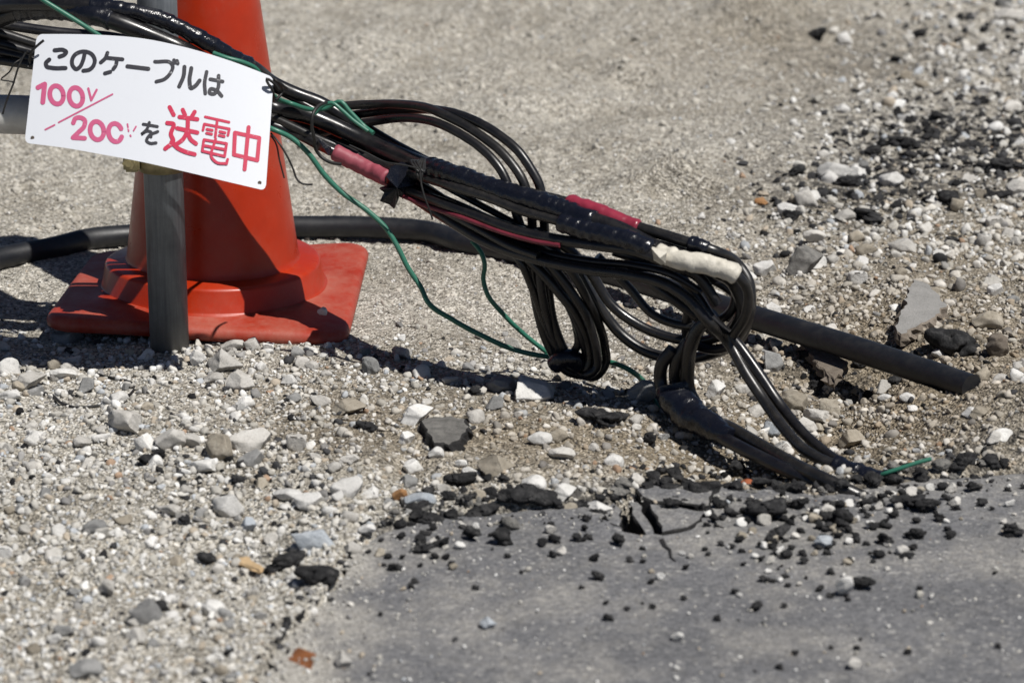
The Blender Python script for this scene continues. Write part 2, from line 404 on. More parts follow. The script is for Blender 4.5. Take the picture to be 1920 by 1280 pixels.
PIECES = [  # broken plates along the edge
    ([(1188, 923), (1232, 919), (1290, 928), (1338, 926), (1330, 966), (1270, 957), (1222, 953), (1202, 944)], 0.009, (0.02, -0.03)),
    ([(1178, 948), (1194, 946), (1211, 972), (1227, 1004), (1212, 1006), (1196, 984)], 0.003, (0.02, 0.03)),
    ([(1217, 957), (1262, 961), (1326, 970), (1315, 985), (1290, 999), (1240, 1008), (1231, 988)], 0.007, (-0.01, 0.02)),
    ([(1125, 963), (1150, 950), (1166, 962), (1160, 992), (1140, 985)], 0.004, (0.0, 0.03)),
]
for q, (pp, top, tl) in enumerate(PIECES):
    slab('asphalt_plate', world_poly(pp, 0.0), top, 0.03, M['asphalt'], M['asphalt_broken'], road, jag=0.0012, seed=20 + q, tilt=tl, bevel=0.002)

for q, cr in enumerate(([(1240, 1009), (1246, 1022), (1256, 1030), (1258, 1044), (1268, 1052)], [(1165, 1003), (1168, 1014), (1164, 1026)], [(1430, 968), (1470, 974), (1505, 962), (1545, 966), (1580, 952)], [(1310, 985), (1340, 982), (1362, 990)])):
    W_ = [np.array(hit(x_, y_, 0.0072)) for x_, y_ in cr]; V, Fc = [], []
    for i2, p in enumerate(W_):
        hw = 0.0026 * (1 - 0.8 * i2 / (len(W_) - 1)); V += [p + (hw, hw * 0.5, 0), p - (hw, hw * 0.5, 0)]
    for i2 in range(len(W_) - 1): Fc.append((2 * i2, 2 * i2 + 1, 2 * i2 + 3, 2 * i2 + 2))
    link('crack', mesh('crack', V, Fc), M['asphalt_broken'], road, smooth=False)
# ---------------------------------------------------------------- rocks
def ico(sub):
    import bmesh
    bm = bmesh.new(); bmesh.ops.create_icosphere(bm, subdivisions=sub, radius=1.0)
    V = np.array([v.co[:] for v in bm.verts]); T = np.array([[v.index for v in f.verts] for f in bm.faces]); bm.free(); return V, T
ICO = {k2: ico(k2) for k2 in (1, 2, 3, 4, 5)}
def rock_verts(sub, r, planes=13, lo=0.36, hi=0.88, rough=0.045):
    V = ICO[sub][0].copy()
    for _ in range(planes):
        n = r.normal(size=3); n /= np.linalg.norm(n); d = r.uniform(lo, hi)
        V -= np.clip(V @ n - d, 0, None)[:, None] * n
    ph = r.uniform(0, 6, (3, 3)); fr = r.uniform(2, 6, (3, 3))
    for q in range(3):
        V *= (1 + rough * np.sin(V @ fr[q] * (1 + q) + ph[q, 0]) / (1 + q * 0.7))[:, None]
    V -= (V.max(0) + V.min(0)) / 2
    return V / ((V.max(0) - V.min(0)) / 2)
def lumpy_verts(sub, r):
    U = ICO[sub][0]; f = np.full(len(U), 0.62)
    for q in range(150):                                  # granules stuck together
        n = r.normal(size=3); n /= np.linalg.norm(n); wd = r.uniform(0.1, 0.34)
        an = np.arccos(np.clip(U @ n, -1, 1)) / wd
        f = np.maximum(f, np.where(an < 1, 0.66 + r.uniform(0.0, 0.16) + wd * 0.75 * np.sqrt(np.clip(1 - an * an, 0, 1)), 0))
    V = U * f[:, None]
    for q in range(4):
        n = r.normal(size=3); n /= np.linalg.norm(n)
        V *= (1 + 0.22 * np.sin(V @ n * r.uniform(2, 4) + r.uniform(0, 6)))[:, None]
    V -= (V.max(0) + V.min(0)) / 2
    return V / ((V.max(0) - V.min(0)) / 2)
ROCKS = [mesh_np('rock_shape', rock_verts(4, rng), ICO[4][1]) for _ in range(14)]
LUMPS = [mesh_np('lump_shape', lumpy_verts(5, rng), ICO[5][1]) for _ in range(8)]
MIDS = [mesh_np('pebble_shape', rock_verts(3, rng, 10), ICO[3][1]) for _ in range(16)]
LUMPS_S = [mesh_np('crumb_shape', lumpy_verts(4, rng), ICO[4][1]) for _ in range(10)]
for m2 in ROCKS + LUMPS + LUMPS_S + MIDS:
    m2.materials.append(None); m2.polygons.foreach_set('use_smooth', np.ones(len(m2.polygons), dtype=bool))
def put_rock(name, px, py, wpx, hpx, mat, meshes, label, cat='stone', group=None, on=None, sink=0.2, yaw=None, lying=0.75):
    """px,py: centre of the rock in the photo; size from its width there"""
    base = ground(px, py + hpx * 0.3)
    z0 = base[2] if on is None else on
    if on is not None: p = hit(px, py + hpx * 0.3, on); base = (p[0], p[1], on)
    s = F / (base[1] * ct + (H - z0) * st)
    wx = wpx * 1.1 / s / 2; t = math.radians(20)
    tot = hpx / s                                        # seen height = z*cos + depth*sin
    dy = wx * lying
    hz = max((tot * 1.1 / 2 - dy * math.sin(t) * 0.4) / math.cos(t), wx * 0.45)
    o = bpy.data.objects.new(name, random.choice(meshes)); C.objects.link(o)
    o.location = (base[0], base[1], z0 + hz * (1 - 2 * sink))
    o.scale = (wx, dy, hz); o.rotation_euler = (random.uniform(-.12, .12), random.uniform(-.15, .15), random.uniform(-.5, .5) if yaw is None else yaw)
    o.material_slots[0].link = 'OBJECT'; o.material_slots[0].material = M[mat]
    tag(o, label, cat, group); return o
# px, py, width, height in the photo, material, label
STONES = [
 (420, 677, 72, 52, 'stone_pale', 'largest rough pale rock, just right of the scaffold post foot'),
 (452, 718, 48, 42, 'stone_pale', 'round pale rock below the largest rock by the post foot'),
 (373, 672, 32, 34, 'stone_white', 'small whitish stone touching the left of the largest rock'),
 (436, 648, 42, 26, 'stone_pale', 'pale stone against the front rim of the cone base, left of two'),
 (475, 646, 34, 28, 'stone_pale', 'rounded stone against the front rim of the cone base, right of two'),
 (460, 756, 32, 25, 'stone_white', 'small white stone under the round pale rock'),
 (400, 708, 38, 20, 'stone_pale', 'flat pale stone left of the round pale rock'),
 (566, 677, 25, 21, 'stone_white', 'small white cube-like stone below the cone base front rim'),
 (228, 792, 66, 50, 'stone_pale', 'single rounded pale rock standing out left of centre below the thin wire'),
 (273, 830, 38, 36, 'stone_white', 'white rock with a pointed top right of the single rounded rock'),
 (320, 826, 54, 48, 'stone_pale', 'broad pale rock, middle one in the row of rocks on the gravel'),
 (360, 828, 34, 30, 'stone_pale', 'small rock filling the gap in the row of rocks on the gravel'),
 (409, 838, 58, 56, 'stone_tan', 'grey brown block leaning against the long pale rock'),
 (470, 824, 80, 46, 'stone_pale', 'long pale rock at the right end of the row of rocks'),
 (470, 862, 48, 34, 'stone_grey', 'smooth grey rock below the long pale rock'),
 (380, 876, 48, 30, 'stone_white', 'flat white stone below the grey brown block'),
 (292, 868, 26, 26, 'stone_white', 'bright white stone below the pointed white rock'),
 (430, 952, 54, 52, 'stone_white', 'chunky white stone beside dark crumbs at the gravel edge'),
 (465, 985, 30, 30, 'stone_blue', 'small bluish white stone below the chunky white stone'),
 (280, 1150, 68, 56, 'stone_grey', 'flat grey angular stone in the blurred near gravel'),
 (161, 1252, 62, 32, 'stone_grey', 'dark grey flat stone at the bottom left edge of the picture'),
 (105, 1196, 26, 25, 'stone_white', 'small white stone in the blurred near gravel at far left'),
 (122, 1180, 36, 27, 'stone_grey', 'grey stone behind the small white stone at far left'),
 (55, 714, 64, 34, 'stone_pale', 'long tan stone near the left edge just below the shadow'),
 (20, 742, 38, 24, 'stone_white', 'flat white stone at the left edge below the long tan stone'),
 (120, 702, 48, 22, 'stone_white', 'flat white stone at the edge of the big shadow'),
 (65, 816, 38, 20, 'stone_white', 'flat white stone left of the single rounded rock'),
 (400, 1140, 44, 30, 'stone_white', 'white stone right of the flat grey angular stone'),
 (200, 1102, 38, 42, 'stone_pale', 'upright pale stone in the blurred near gravel'),
 (320, 955, 42, 27, 'stone_pale', 'pale stone alone in the fine gravel of the left foreground'),
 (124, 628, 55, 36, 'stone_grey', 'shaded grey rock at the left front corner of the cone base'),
 (783, 780, 62, 40, 'stone_white', 'tilted white block stone above the grey asphalt chunk'),
 (654, 766, 62, 30, 'stone_tan', 'flat brownish grey stone left of the tilted white block'),
 (1004, 731, 86, 44, 'stone_white', 'big white rock half in shade under the hanging cable loop'),
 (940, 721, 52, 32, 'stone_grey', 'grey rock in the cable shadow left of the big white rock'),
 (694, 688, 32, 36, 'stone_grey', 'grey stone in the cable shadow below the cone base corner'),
 (750, 662, 40, 26, 'stone_pale', 'pale rounded stone right of the cone base corner'),
 (762, 823, 30, 27, 'stone_white', 'white stone touching the left of the grey asphalt chunk'),
 (817, 850, 30, 24, 'stone_white', 'white stone below the grey asphalt chunk'),
 (658, 862, 34, 23, 'stone_pale', 'oval pale stone on bare brown dirt'),
 (775, 874, 44, 30, 'stone_white', 'broad whitish stone on the dirt below the oval stone'),
 (1056, 852, 50, 24, 'stone_pale', 'smooth oval cream stone alone on the dirt'),
 (933, 873, 68, 46, 'stone_tan', 'tan rock with a dark stain on the dirt'),
 (883, 885, 32, 21, 'stone_white', 'oval white stone left of the stained tan rock'),
 (865, 870, 22, 18, 'stone_white', 'small white stone behind the oval white stone'),
 (652, 914, 60, 42, 'stone_white', 'bright white lumpy stone near dark crumbs left of the orange stone'),
 (579, 937, 54, 34, 'stone_white', 'bright white stone, middle of three at the asphalt corner'),
 (541, 927, 52, 28, 'stone_white', 'bright white stone, leftmost of three at the asphalt corner'),
 (787, 938, 54, 36, 'stone_blue', 'bluish white block at the asphalt edge beside the orange stone'),
 (749, 929, 26, 30, 'stone_rust', 'orange brown stone at the asphalt edge'),
 (688, 1012, 30, 22, 'stone_white', 'small white stone on the asphalt corner'),
 (1000, 908, 48, 30, 'stone_white', 'white stone above the asphalt edge near the middle'),
 (1058, 924, 48, 32, 'stone_white', 'white stone at the asphalt edge left of the cracked plates'),
 (1122, 950, 50, 25, 'stone_white', 'white stone lying on the edge beside the cracked plates'),
 (1204, 735, 52, 50, 'stone_grey', 'grey rock beside the green wire and the taped cable junction'),
 (1342, 733, 36, 40, 'stone_white', 'white angular rock between the two fallen cables'),
 (1446, 804, 34, 30, 'stone_blue', 'bluish white rock touching the fallen cable pair'),
 (1487, 752, 54, 40, 'stone_tan', 'rounded tan rock right of the fallen cable pair'),
 (1528, 780, 50, 30, 'stone_pale', 'flat pale rock right of the rounded tan rock'),
 (1512, 800, 38, 34, 'stone_pale', 'pale block in the hollow below the flat pale rock'),
 (1558, 766, 42, 34, 'stone_tan', 'tan stone behind the flat pale rock in the hollow'),
 (1596, 817, 48, 38, 'stone_tan', 'tan round stone in the middle of the hollow'),
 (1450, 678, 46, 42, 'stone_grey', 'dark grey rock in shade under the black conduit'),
 (1500, 640, 30, 22, 'stone_tan', 'tan pebble just under the black conduit'),
 (1450, 580, 30, 25, 'stone_white', 'white stone touching the top of the black conduit'),
 (1871, 653, 42, 48, 'stone_brown', 'upright brown stone at the right edge below the tan flat rock'),
 (1850, 602, 58, 38, 'stone_tan', 'tan flat rock near the right edge'),
 (1510, 493, 70, 62, 'stone_asphalt', 'large dark grey boulder right of the white taped cable'),
 (1400, 896, 30, 20, 'stone_brick', 'small brick red fragment under the lower cable'),
 (1837, 773, 38, 22, 'stone_tan', 'pinkish tan stone on the bank at the right'),
 (1565, 323, 60, 42, 'stone_white', 'biggest white rock in the dark gravel at upper right'),
 (1608, 325, 30, 27, 'stone_white', 'white stone touching the right of the biggest white rock'),
 (1673, 337, 42, 30, 'stone_white', 'white stone with a brown foot in the dark gravel'),
 (1511, 371, 44, 40, 'stone_pale', 'round pale stone below the biggest white rock'),
 (1476, 391, 36, 25, 'stone_white', 'white stone left of the round pale stone'),
 (1584, 405, 38, 24, 'stone_pale', 'pale wedge stone beside a black lump'),
 (1910, 352, 44, 34, 'stone_pale', 'pale rock cut by the right picture edge'),
 (1584, 74, 32, 27, 'stone_white', 'blurred white stone near the top beside a black lump'),
 (1894, 29, 56, 32, 'stone_pale', 'blurred pale rock in the top right corner'),
 (1729, 155, 26, 18, 'stone_tan', 'blurred tan stone below the top right gravel'),
 (1432, 502, 40, 30, 'stone_white', 'white rock left of the large dark grey boulder'),
 (1526, 444, 38, 28, 'stone_pale', 'pale stone above the large dark grey boulder'),
 (1694, 460, 54, 26, 'stone_pale', 'long pale stone on sandy ground at right'),
 (1865, 543, 28, 26, 'stone_white', 'small white stone right of the grey concrete slab piece'),
 (1428, 378, 24, 14, 'stone_rust', 'small orange pebble at the edge of the sand'),
 (1583, 1106, 30, 40, 'stone_white', 'white pointed stone standing on the asphalt'),
 (1545, 1018, 34, 22, 'stone_blue', 'bluish white flake on the asphalt below the crumbs'),
 (1270, 1195, 22, 18, 'stone_white', 'small white pebble on the open asphalt'),
 (643, 1240, 34, 30, 'stone_pale', 'pale pebble on the asphalt right of the brown wood chip'),
 (915, 1170, 30, 24, 'stone_blue', 'pale bluish pebble on the near asphalt'),
 (604, 585, 19, 15, 'stone_white', 'tiny white stone lying on the cone base plate'),
]
asph_z = 0.006
for s in STONES:
    on = asph_z if asph_in(s[0], s[1]) > 22 and s[1] > 900 else None
    kw = {}
    if 'cone base plate' in s[5]: on = 0.0262; kw = dict(sink=0.05)
    if on == asph_z: kw = dict(sink=0.03)
    put_rock('stone', s[0], s[1], s[2], s[3], s[4], ROCKS, s[5], 'stone', on=on, **kw)
o = put_rock('white_stone_sliver', 594, 1021, 92, 22, 'stone_blue', ROCKS, 'long thin bluish white stone sliver lying at the asphalt corner', yaw=0.06, lying=0.3)
TAR = [
 (596, 1078, 76, 46, 'shiny black asphalt lump at the left asphalt corner'),
 (530, 1050, 84, 42, 'dusty black asphalt lump above the white block at the left corner'),
 (737, 1022, 46, 30, 'round black crumb cluster on the asphalt corner, leftmost of three'),
 (792, 1027, 40, 24, 'black crumb cluster on the asphalt corner, middle of three'),
 (824, 1018, 38, 20, 'black crumb cluster on the asphalt corner, right of three'),
 (837, 1043, 19, 16, 'small black crumb below the three clusters'),
 (741, 1063, 27, 18, 'black crumb below the leftmost cluster on the asphalt'),
 (1037, 1039, 19, 16, 'small black crumb alone in the middle of the asphalt'),
 (1115, 1045, 22, 20, 'black crumb below the cracked plates, upper one'),
 (1121, 1080, 24, 19, 'black crumb below the cracked plates, lower one'),
 (862, 899, 58, 22, 'flat black lump above the asphalt edge'),
 (688, 798, 38, 24, 'black lump left of the grey asphalt chunk'),
 (1125, 781, 84, 36, 'wide black crumbly lump below the hanging loop'),
 (1215, 822, 30, 32, 'black lump left of the taped cable'),
 (1000, 930, 90, 30, 'long black broken strip along the asphalt edge'),
 (900, 945, 62, 34, 'black broken lump at the asphalt edge by the bluish block'),
 (800, 965, 60, 20, 'thin black crumbs lining the asphalt edge at left'),
 (1310, 920, 72, 50, 'high black heap at the asphalt edge right of the cracked plates'),
 (1440, 960, 80, 36, 'dark lump heap on the asphalt edge below the cables'),
 (1455, 1000, 48, 32, 'round dark stone-like lump in the crumb heap'),
 (1480, 930, 50, 26, 'black lump under the end of the lower cable'),
 (1570, 945, 46, 24, 'black lump between the two cable ends'),
 (1700, 940, 60, 30, 'black crumb heap right of the cable ends'),
 (1740, 950, 46, 28, 'black crumb heap, right neighbour of the first heap'),
 (1660, 1012, 32, 26, 'black crumb on the asphalt right of centre, left of a pair'),
 (1715, 1000, 40, 24, 'black crumb on the asphalt right of centre, right of a pair'),
 (1870, 910, 28, 22, 'black crumb near the right end of the asphalt edge'),
 (1900, 995, 40, 30, 'black crumb heap at the right picture edge on the asphalt'),
 (1700, 1040, 28, 16, 'black flake below the crumb pair on the asphalt'),
 (1620, 1095, 40, 26, 'dull black crumb right of the white pointed stone'),
 (1532, 61, 38, 32, 'blurred black lump near the top of the picture'),
 (1720, 61, 36, 18, 'blurred flat black lump at upper right'),
 (1813, 274, 50, 20, 'flat black lump in the dark gravel at right'),
 (1625, 403, 66, 30, 'long black lump beside the pale wedge stone'),
 (1580, 340, 50, 24, 'black lump under the biggest white rock'),
 (1490, 320, 44, 26, 'black lump at the left end of the dark gravel'),
 (1690, 265, 50, 22, 'flat black lump in the middle of the dark gravel'),
 (1885, 310, 56, 26, 'black lump at the right edge of the dark gravel'),
 (1780, 640, 90, 62, 'big black crumbly heap below the concrete slab piece'),
 (1870, 365, 46, 26, 'black lump below the pale rock at the right edge'),
 (1395, 470, 0, 0, ''),
]
for s in TAR:
    if not s[2]: continue
    on = asph_z if asph_in(s[0], s[1]) > 30 and s[1] > 900 else None
    put_rock('asphalt_lump', s[0], s[1], s[2], s[3], 'stone_tar', LUMPS, s[4], 'asphalt lump', on=on, sink=0.1 if on else 0.25)
CRUMB_R = np.random.default_rng(77)
for q in range(330):
    x_ = CRUMB_R.uniform(700, 1920) if q % 2 else CRUMB_R.normal() * 130 + 1480; e_ = np.interp(x_, AX, AY)
    dens = np.exp(-((x_ - 1480) / 300) ** 2)
    y_ = e_ + 12 + CRUMB_R.exponential(45 + 60 * dens)
    if y_ > 1290 or (1120 < x_ < 1320 and y_ < 1012): continue
    w_ = (CRUMB_R.uniform(7, 17) + CRUMB_R.exponential(4)) * (1 if y_ < e_ + 130 else 0.8)
    pale = CRUMB_R.random() < 0.3
    put_rock('pebble' if pale else 'asphalt_crumb', x_, y_, w_, w_ * 0.75, ['stone_white', 'stone_pale', 'stone_tan'][q % 3] if pale else 'stone_tar', MIDS if pale else LUMPS_S,
             ('small pale pebble strewn on the asphalt ' if pale else ('tiny' if w_ < 12 else 'small' if w_ < 18 else 'larger') + ' black crumb strewn on the asphalt ')
             + ('left of the cracked plates' if x_ < 1130 else 'in front of the cracked plates' if x_ < 1340 else 'in front of the cable ends' if x_ < 1640 else 'towards the right picture edge'), 'pebble' if pale else 'asphalt crumb',
             'pale pebbles on the asphalt' if pale else 'black crumbs on the asphalt', on=0.006, sink=0.03)
for q in range(120):
    x_ = CRUMB_R.uniform(720, 1900); e_ = np.interp(x_, AX, AY)
    y_ = e_ - 4 + CRUMB_R.normal() * 14 - (12 if x_ < 1150 else 0)
    w_ = CRUMB_R.uniform(14, 38)
    put_rock('asphalt_crumb', x_, y_, w_, w_ * 0.7, 'stone_tar' if q % 4 else 'stone_asphalt', LUMPS_S, ('grey' if q % 4 == 0 else 'black') + ' asphalt crumb along the broken pavement edge ' + ('at the left corner' if x_ < 800 else 'left of the cracked plates' if x_ < 1130 else 'by the cracked plates' if x_ < 1340 else 'by the cable ends' if x_ < 1640 else 'towards the right'), 'asphalt crumb', 'crumbs along the broken edge', on=0.006 if asph_in(x_, y_) > 14 else None, sink=0.1)
# flat fragments
def shard(name, pts, lift, thick, mat, label, cat, tilt=(0, 0), seed=1, jag=0.002, side=None):
    base = [ground(x, y) for x, y in pts]; z = np.mean([b[2] for b in base]) + lift
    poly = [hit(x, y, z)[:2] for x, y in pts]
    return tag(slab(name, poly, z, thick, M[mat], M[side or mat], None, jag=jag, seed=seed, tilt=tilt, bevel=0.002, sub=0.008), label, cat)
shard('concrete_slab_piece', [(1712, 534), (1742, 540), (1778, 570), (1748, 592), (1690, 618), (1680, 610), (1694, 575)], 0.028, 0.016, 'stone_slab', 'angular grey concrete slab piece sticking up on the bank at right', 'concrete piece', (-0.05, 0.08), 5, side='stone_brown')
shard('stone_shard', [(1500, 650), (1545, 652), (1590, 680), (1566, 706)], 0.014, 0.012, 'stone_brown', 'flat brown stone shard poking out below the black conduit', 'stone', (0.1, 0.1), 6)
shard('asphalt_chunk', [(790, 790), (815, 783), (872, 786), (884, 800), (868, 818), (842, 832), (815, 828), (800, 810)], 0.012, 0.018, 'stone_asphalt', 'flat grey asphalt chunk with dark broken rim on the dirt', 'asphalt piece', (0, 0.04), 8, jag=0.003, side='asphalt_broken')
shard('wood_chip', [(534, 1234), (560, 1214), (592, 1226), (584, 1256)], 0.006 + 0.035, 0.006, 'wood_brown', 'square rusty brown wood chip on the near asphalt', 'wood chip', (0.1, 0.1), 9, jag=0.0006)
shard('wood_sliver', [(432, 1046), (462, 1042), (494, 1062), (488, 1068)], 0.008, 0.004, 'wood_pale', 'pale orange wood sliver pointing at the black lump', 'wood chip', (0.05, 0.05), 10, jag=0.0005)

# scattered gravel, asphalt crumbs and grit
def density(px, py):
    """relative amount of stones and their usual size (px), share of dark ones"""
    G = lambda cx, cy, sx, sy: np.exp(-((px - cx) / sx) ** 2 - ((py - cy) / sy) ** 2)
    left = (1 / (1 + np.exp(-(py - 640 + 0.02 * px) / 18))) * (1 / (1 + np.exp((px - 760) / 90)))
    mid = 0.8 / (1 + np.exp(-(py - 655) / 16)) * (px > 500) * (1 / (1 + np.exp((px - 1420) / 60)))
    mid *= 1 - 0.6 * G(950, 840, 240, 55)
    up = 1.0 / (1 + np.exp(-((px - 1480) + (py - 330) * 0.9) / 60)) * (py < 480)
    rgt = 0.85 / (1 + np.exp(-(px - 1330) / 40)) * (py >= 440) * (1 - 0.5 * G(1850, 780, 160, 110) - 0.6 * G(1720, 480, 200, 50))
    coil = 0.5 * G(1250, 600, 160, 70)
    d = np.clip(np.maximum.reduce([left, mid, up, rgt, coil, np.full_like(px, 0.05)]), 0, 1)
    dark = np.clip(0.04 + 0.75 * G(1780, 265, 250, 75) + 0.55 * G(1580, 365, 200, 55) + 0.25 * G(1700, 60, 250, 50) + 0.3 * G(1560, 690, 200, 60)
                   + 0.5 * np.exp(-((py - np.interp(px, AX, AY) + 8) / 40) ** 2) * (px > 480) + 0.25 * G(480, 920, 130, 60), 0, 0.75)
    return d, dark
def sample(n, smin, smax, power, seed, dmin=0.0, floor=0.0):
    r = np.random.default_rng(seed)
    px = r.uniform(-330, 2250, n); py = r.uniform(-90, 1400, n)
    d, dark = density(px, py)
    d = np.maximum(d, floor)
    keep = (r.random(n) < d) & (d > dmin)
    inside = asph_in(px, py)
    film = np.clip((inside - 4) / 30, 0, 1)
    left_spill = np.exp(-((px - 540) / 200) ** 2)
    keep &= r.random(n) > film * (0.94 - 0.8 * left_spill * np.exp(-inside.clip(0) / 160))
    # keep the cone foot and conduit path free
    keep &= ~((np.abs(px - 395) < 300) & (np.abs(py - 555) < 78))
    px, py, dark, film = px[keep], py[keep], dark[keep], film[keep]
    s = smin * (1 - r.random(len(px)) * (1 - (smin / smax) ** power)) ** (-1 / power)
    return px, py, s, r.random(len(px)) < dark, film, r
PAL = np.array([(0.50, 0.485, 0.45), (0.42, 0.405, 0.37), (0.58, 0.57, 0.545), (0.66, 0.655, 0.635), (0.36, 0.345, 0.31), (0.30, 0.295, 0.285),
                (0.40, 0.42, 0.44), (0.38, 0.33, 0.265), (0.21, 0.205, 0.2), (0.52, 0.50, 0.46), (0.47, 0.45, 0.41), (0.34, 0.24, 0.17)])
PW = np.array([3, 3, 3, 2.2, 2, 1.3, 0.9, 1.4, 0.8, 2, 2, 0.25]); PW /= PW.sum()
def pos_of(px, py, film):
    x = np.empty_like(px); y = np.empty_like(px); z = np.zeros_like(px)
    dx = (px - 960) / F; b = -(py - 640) / F
    for _ in range(4):
        t = (z - H) / (-st + b * ct); x = dx * t; y = (ct + b * st) * t
        z = np.where(film > 0.05, 0.006, gz(x, y))
    scale = F / (y * ct + (H - z) * st)
    return x, y, z, scale
def individuals(n, smin, smax, power, seed, want, label, group):
    px, py, s, dark, film, r = sample(n, smin, smax, power, seed, 0.25)
    ok = (film < 0.05) & (px > -40) & (px < 1960) & (py > 0) & (py < 1290)
    px, py, s, dark = px[ok][:want], py[ok][:want], s[ok][:want], dark[ok][:want]
    for q in range(len(px)):
        m_ = 'stone_tar' if dark[q] else ['stone_pale', 'stone_white', 'stone_pale', 'stone_grey', 'stone_tan', 'stone_white', 'stone_pale'][r.integers(0, 7)]
        if dark[q]: put_rock('asphalt_crumb', px[q], py[q], s[q], s[q] * 0.7, m_, LUMPS_S, 'small black asphalt crumb lying among the ' + ('gravel of the left foreground' if px[q] < 560 else 'upper right gravel' if py[q] < 470 else 'stones on the dirt below the cables' if px[q] < 1330 else 'stones in the hollow round the conduit'), 'asphalt crumb', 'small asphalt crumbs in the gravel')
        else:
            hue = {'stone_pale': 'pale', 'stone_white': 'white', 'stone_grey': 'grey', 'stone_tan': 'tan'}[m_]
            zn = 'in the gravel of the left foreground' if px[q] < 560 else 'in the gravel at upper right' if py[q] < 470 else 'on the dirt below the cables' if px[q] < 1330 else 'in the hollow round the conduit'
            label = 'small %s stone, one of many alike %s' % (hue, zn)
            put_rock('gravel_stone', px[q], py[q], s[q], s[q] * r.uniform(0.6, 0.95), m_, MIDS, label, 'stone', group, lying=r.uniform(0.6, 1.0), sink=r.uniform(0.12, 0.35))
def right_side(px, py):
    return 1 / (1 + np.exp(-((px - 1440) + (py < 430) * (py - 330) * 0.7) / 50)) * (1 - 0.75 * np.exp(-((px - 1850) / 170) ** 2 - ((py - 790) / 90) ** 2))
def sandy(px, py):
    return 1 / (1 + np.exp((py - 620) / 40)) * (0.25 + 0.75 / (1 + np.exp((px - 1450) / 60)))
def scatter(name, n, smin, smax, power, seed, sub, variants, label, cat, floor=0.0, dmin=0.0, only=None, bury=0.0, tint=None):
    px, py, s, dark, film, r = sample(n, smin, smax, power, seed, dmin, floor if only is None else 1.0)
    if only is not None:
        kp = r.random(len(px)) < only(px, py); px, py, s, dark, film = px[kp], py[kp], s[kp], dark[kp], film[kp]
    x, y, z, sc_ = pos_of(px, py, film)
    wd = s / sc_ / 2
    wd *= np.where(film > 0.05, 0.6, 1.0)
    m = len(px)
    base = [rock_verts(sub, r, 6 if sub == 1 else 11, 0.38, 0.88, 0.04) for _ in range(variants)]
    T0 = ICO[sub][1]; nv = len(ICO[sub][0])
    vi = r.integers(0, variants, m)
    B = np.array(base)[vi]
    q = r.normal(size=(m, 4)); q[:, 1:3] *= 0.35; q /= np.linalg.norm(q, axis=1)[:, None]
    sc3 = np.stack([wd, wd * r.uniform(0.65, 1.0, m), wd * r.uniform(0.45, 0.85, m)], 1)
    B = B * sc3[:, None, :]
    a_, b_, c_, d_ = q.T
    R = np.stack([1 - 2 * (c_**2 + d_**2), 2 * (b_ * c_ - a_ * d_), 2 * (b_ * d_ + a_ * c_), 2 * (b_ * c_ + a_ * d_), 1 - 2 * (b_**2 + d_**2),
                  2 * (c_ * d_ - a_ * b_), 2 * (b_ * d_ - a_ * c_), 2 * (c_ * d_ + a_ * b_), 1 - 2 * (b_**2 + c_**2)], 1).reshape(m, 3, 3)
    B = np.einsum('mij,mvj->mvi', R, B)
    zz = z + sc3[:, 2] * np.where(film > 0.05, 0.75, r.uniform(0.05, 0.6, m) - bury)
    B += np.stack([x, y, zz], 1)[:, None, :]
    col = PAL[r.choice(len(PAL), m, p=PW)] * r.uniform(0.88, 1.2, m)[:, None]
    brown = np.clip(np.exp(-((px - 1720) / 380) ** 2 - ((py - 690) / 170) ** 2) * 0.9 + np.exp(-((px - 950) / 330) ** 2 - ((py - 830) / 80) ** 2) * 0.6, 0, 1)
    col = col * (1 - brown[:, None] * (1 - np.array([0.64, 0.565, 0.47])))
    if tint is not None: col = np.array(tint) * r.uniform(0.8, 1.12, m)[:, None]; dark = np.zeros(m, bool)
    col[dark] = np.array([0.022, 0.022, 0.023]) * r.uniform(0.5, 2.5, dark.sum())[:, None]
    Vv = B.reshape(-1, 3); Tt = (T0[None] + (np.arange(m) * nv)[:, None, None]).reshape(-1, 3)
    print(name, m, len(Tt))
    me = mesh_np(name, Vv, Tt)
    cc = np.ones((m, nv, 4), np.float32); cc[:, :, :3] = col[:, None, :]
    at = me.color_attributes.new('tint', 'FLOAT_COLOR', 'POINT'); at.data.foreach_set('color', cc.ravel())
    return tag(link(name, me, M['gravel_mix'], smooth=True), label, cat, kind='stuff')
individuals(1500, 20, 40, 2.6, 31, 330, 'small pale loose stone of the gravel, one of many alike', 'loose gravel stones')
scatter('gravel', 36000, 9, 24, 1.9, 11, 2, 40, 'loose pale crushed gravel strewn over the ground', 'gravel', dmin=0.05)
scatter('grit', 56000, 4.5, 9, 1.5, 12, 1, 12, 'fine grit and small grains between the stones', 'grit', floor=0.3)
scatter('rubble', 5200, 10, 34, 2.1, 13, 2, 60, 'angular mixed rubble of the torn up ground at right', 'rubble', only=right_side)
scatter('sand_clods', 16000, 5, 24, 1.9, 14, 2, 30, 'small crumbling clods of the sandy ground behind the cone', 'sand', only=sandy, bury=0.35, tint=(0.45, 0.425, 0.375))

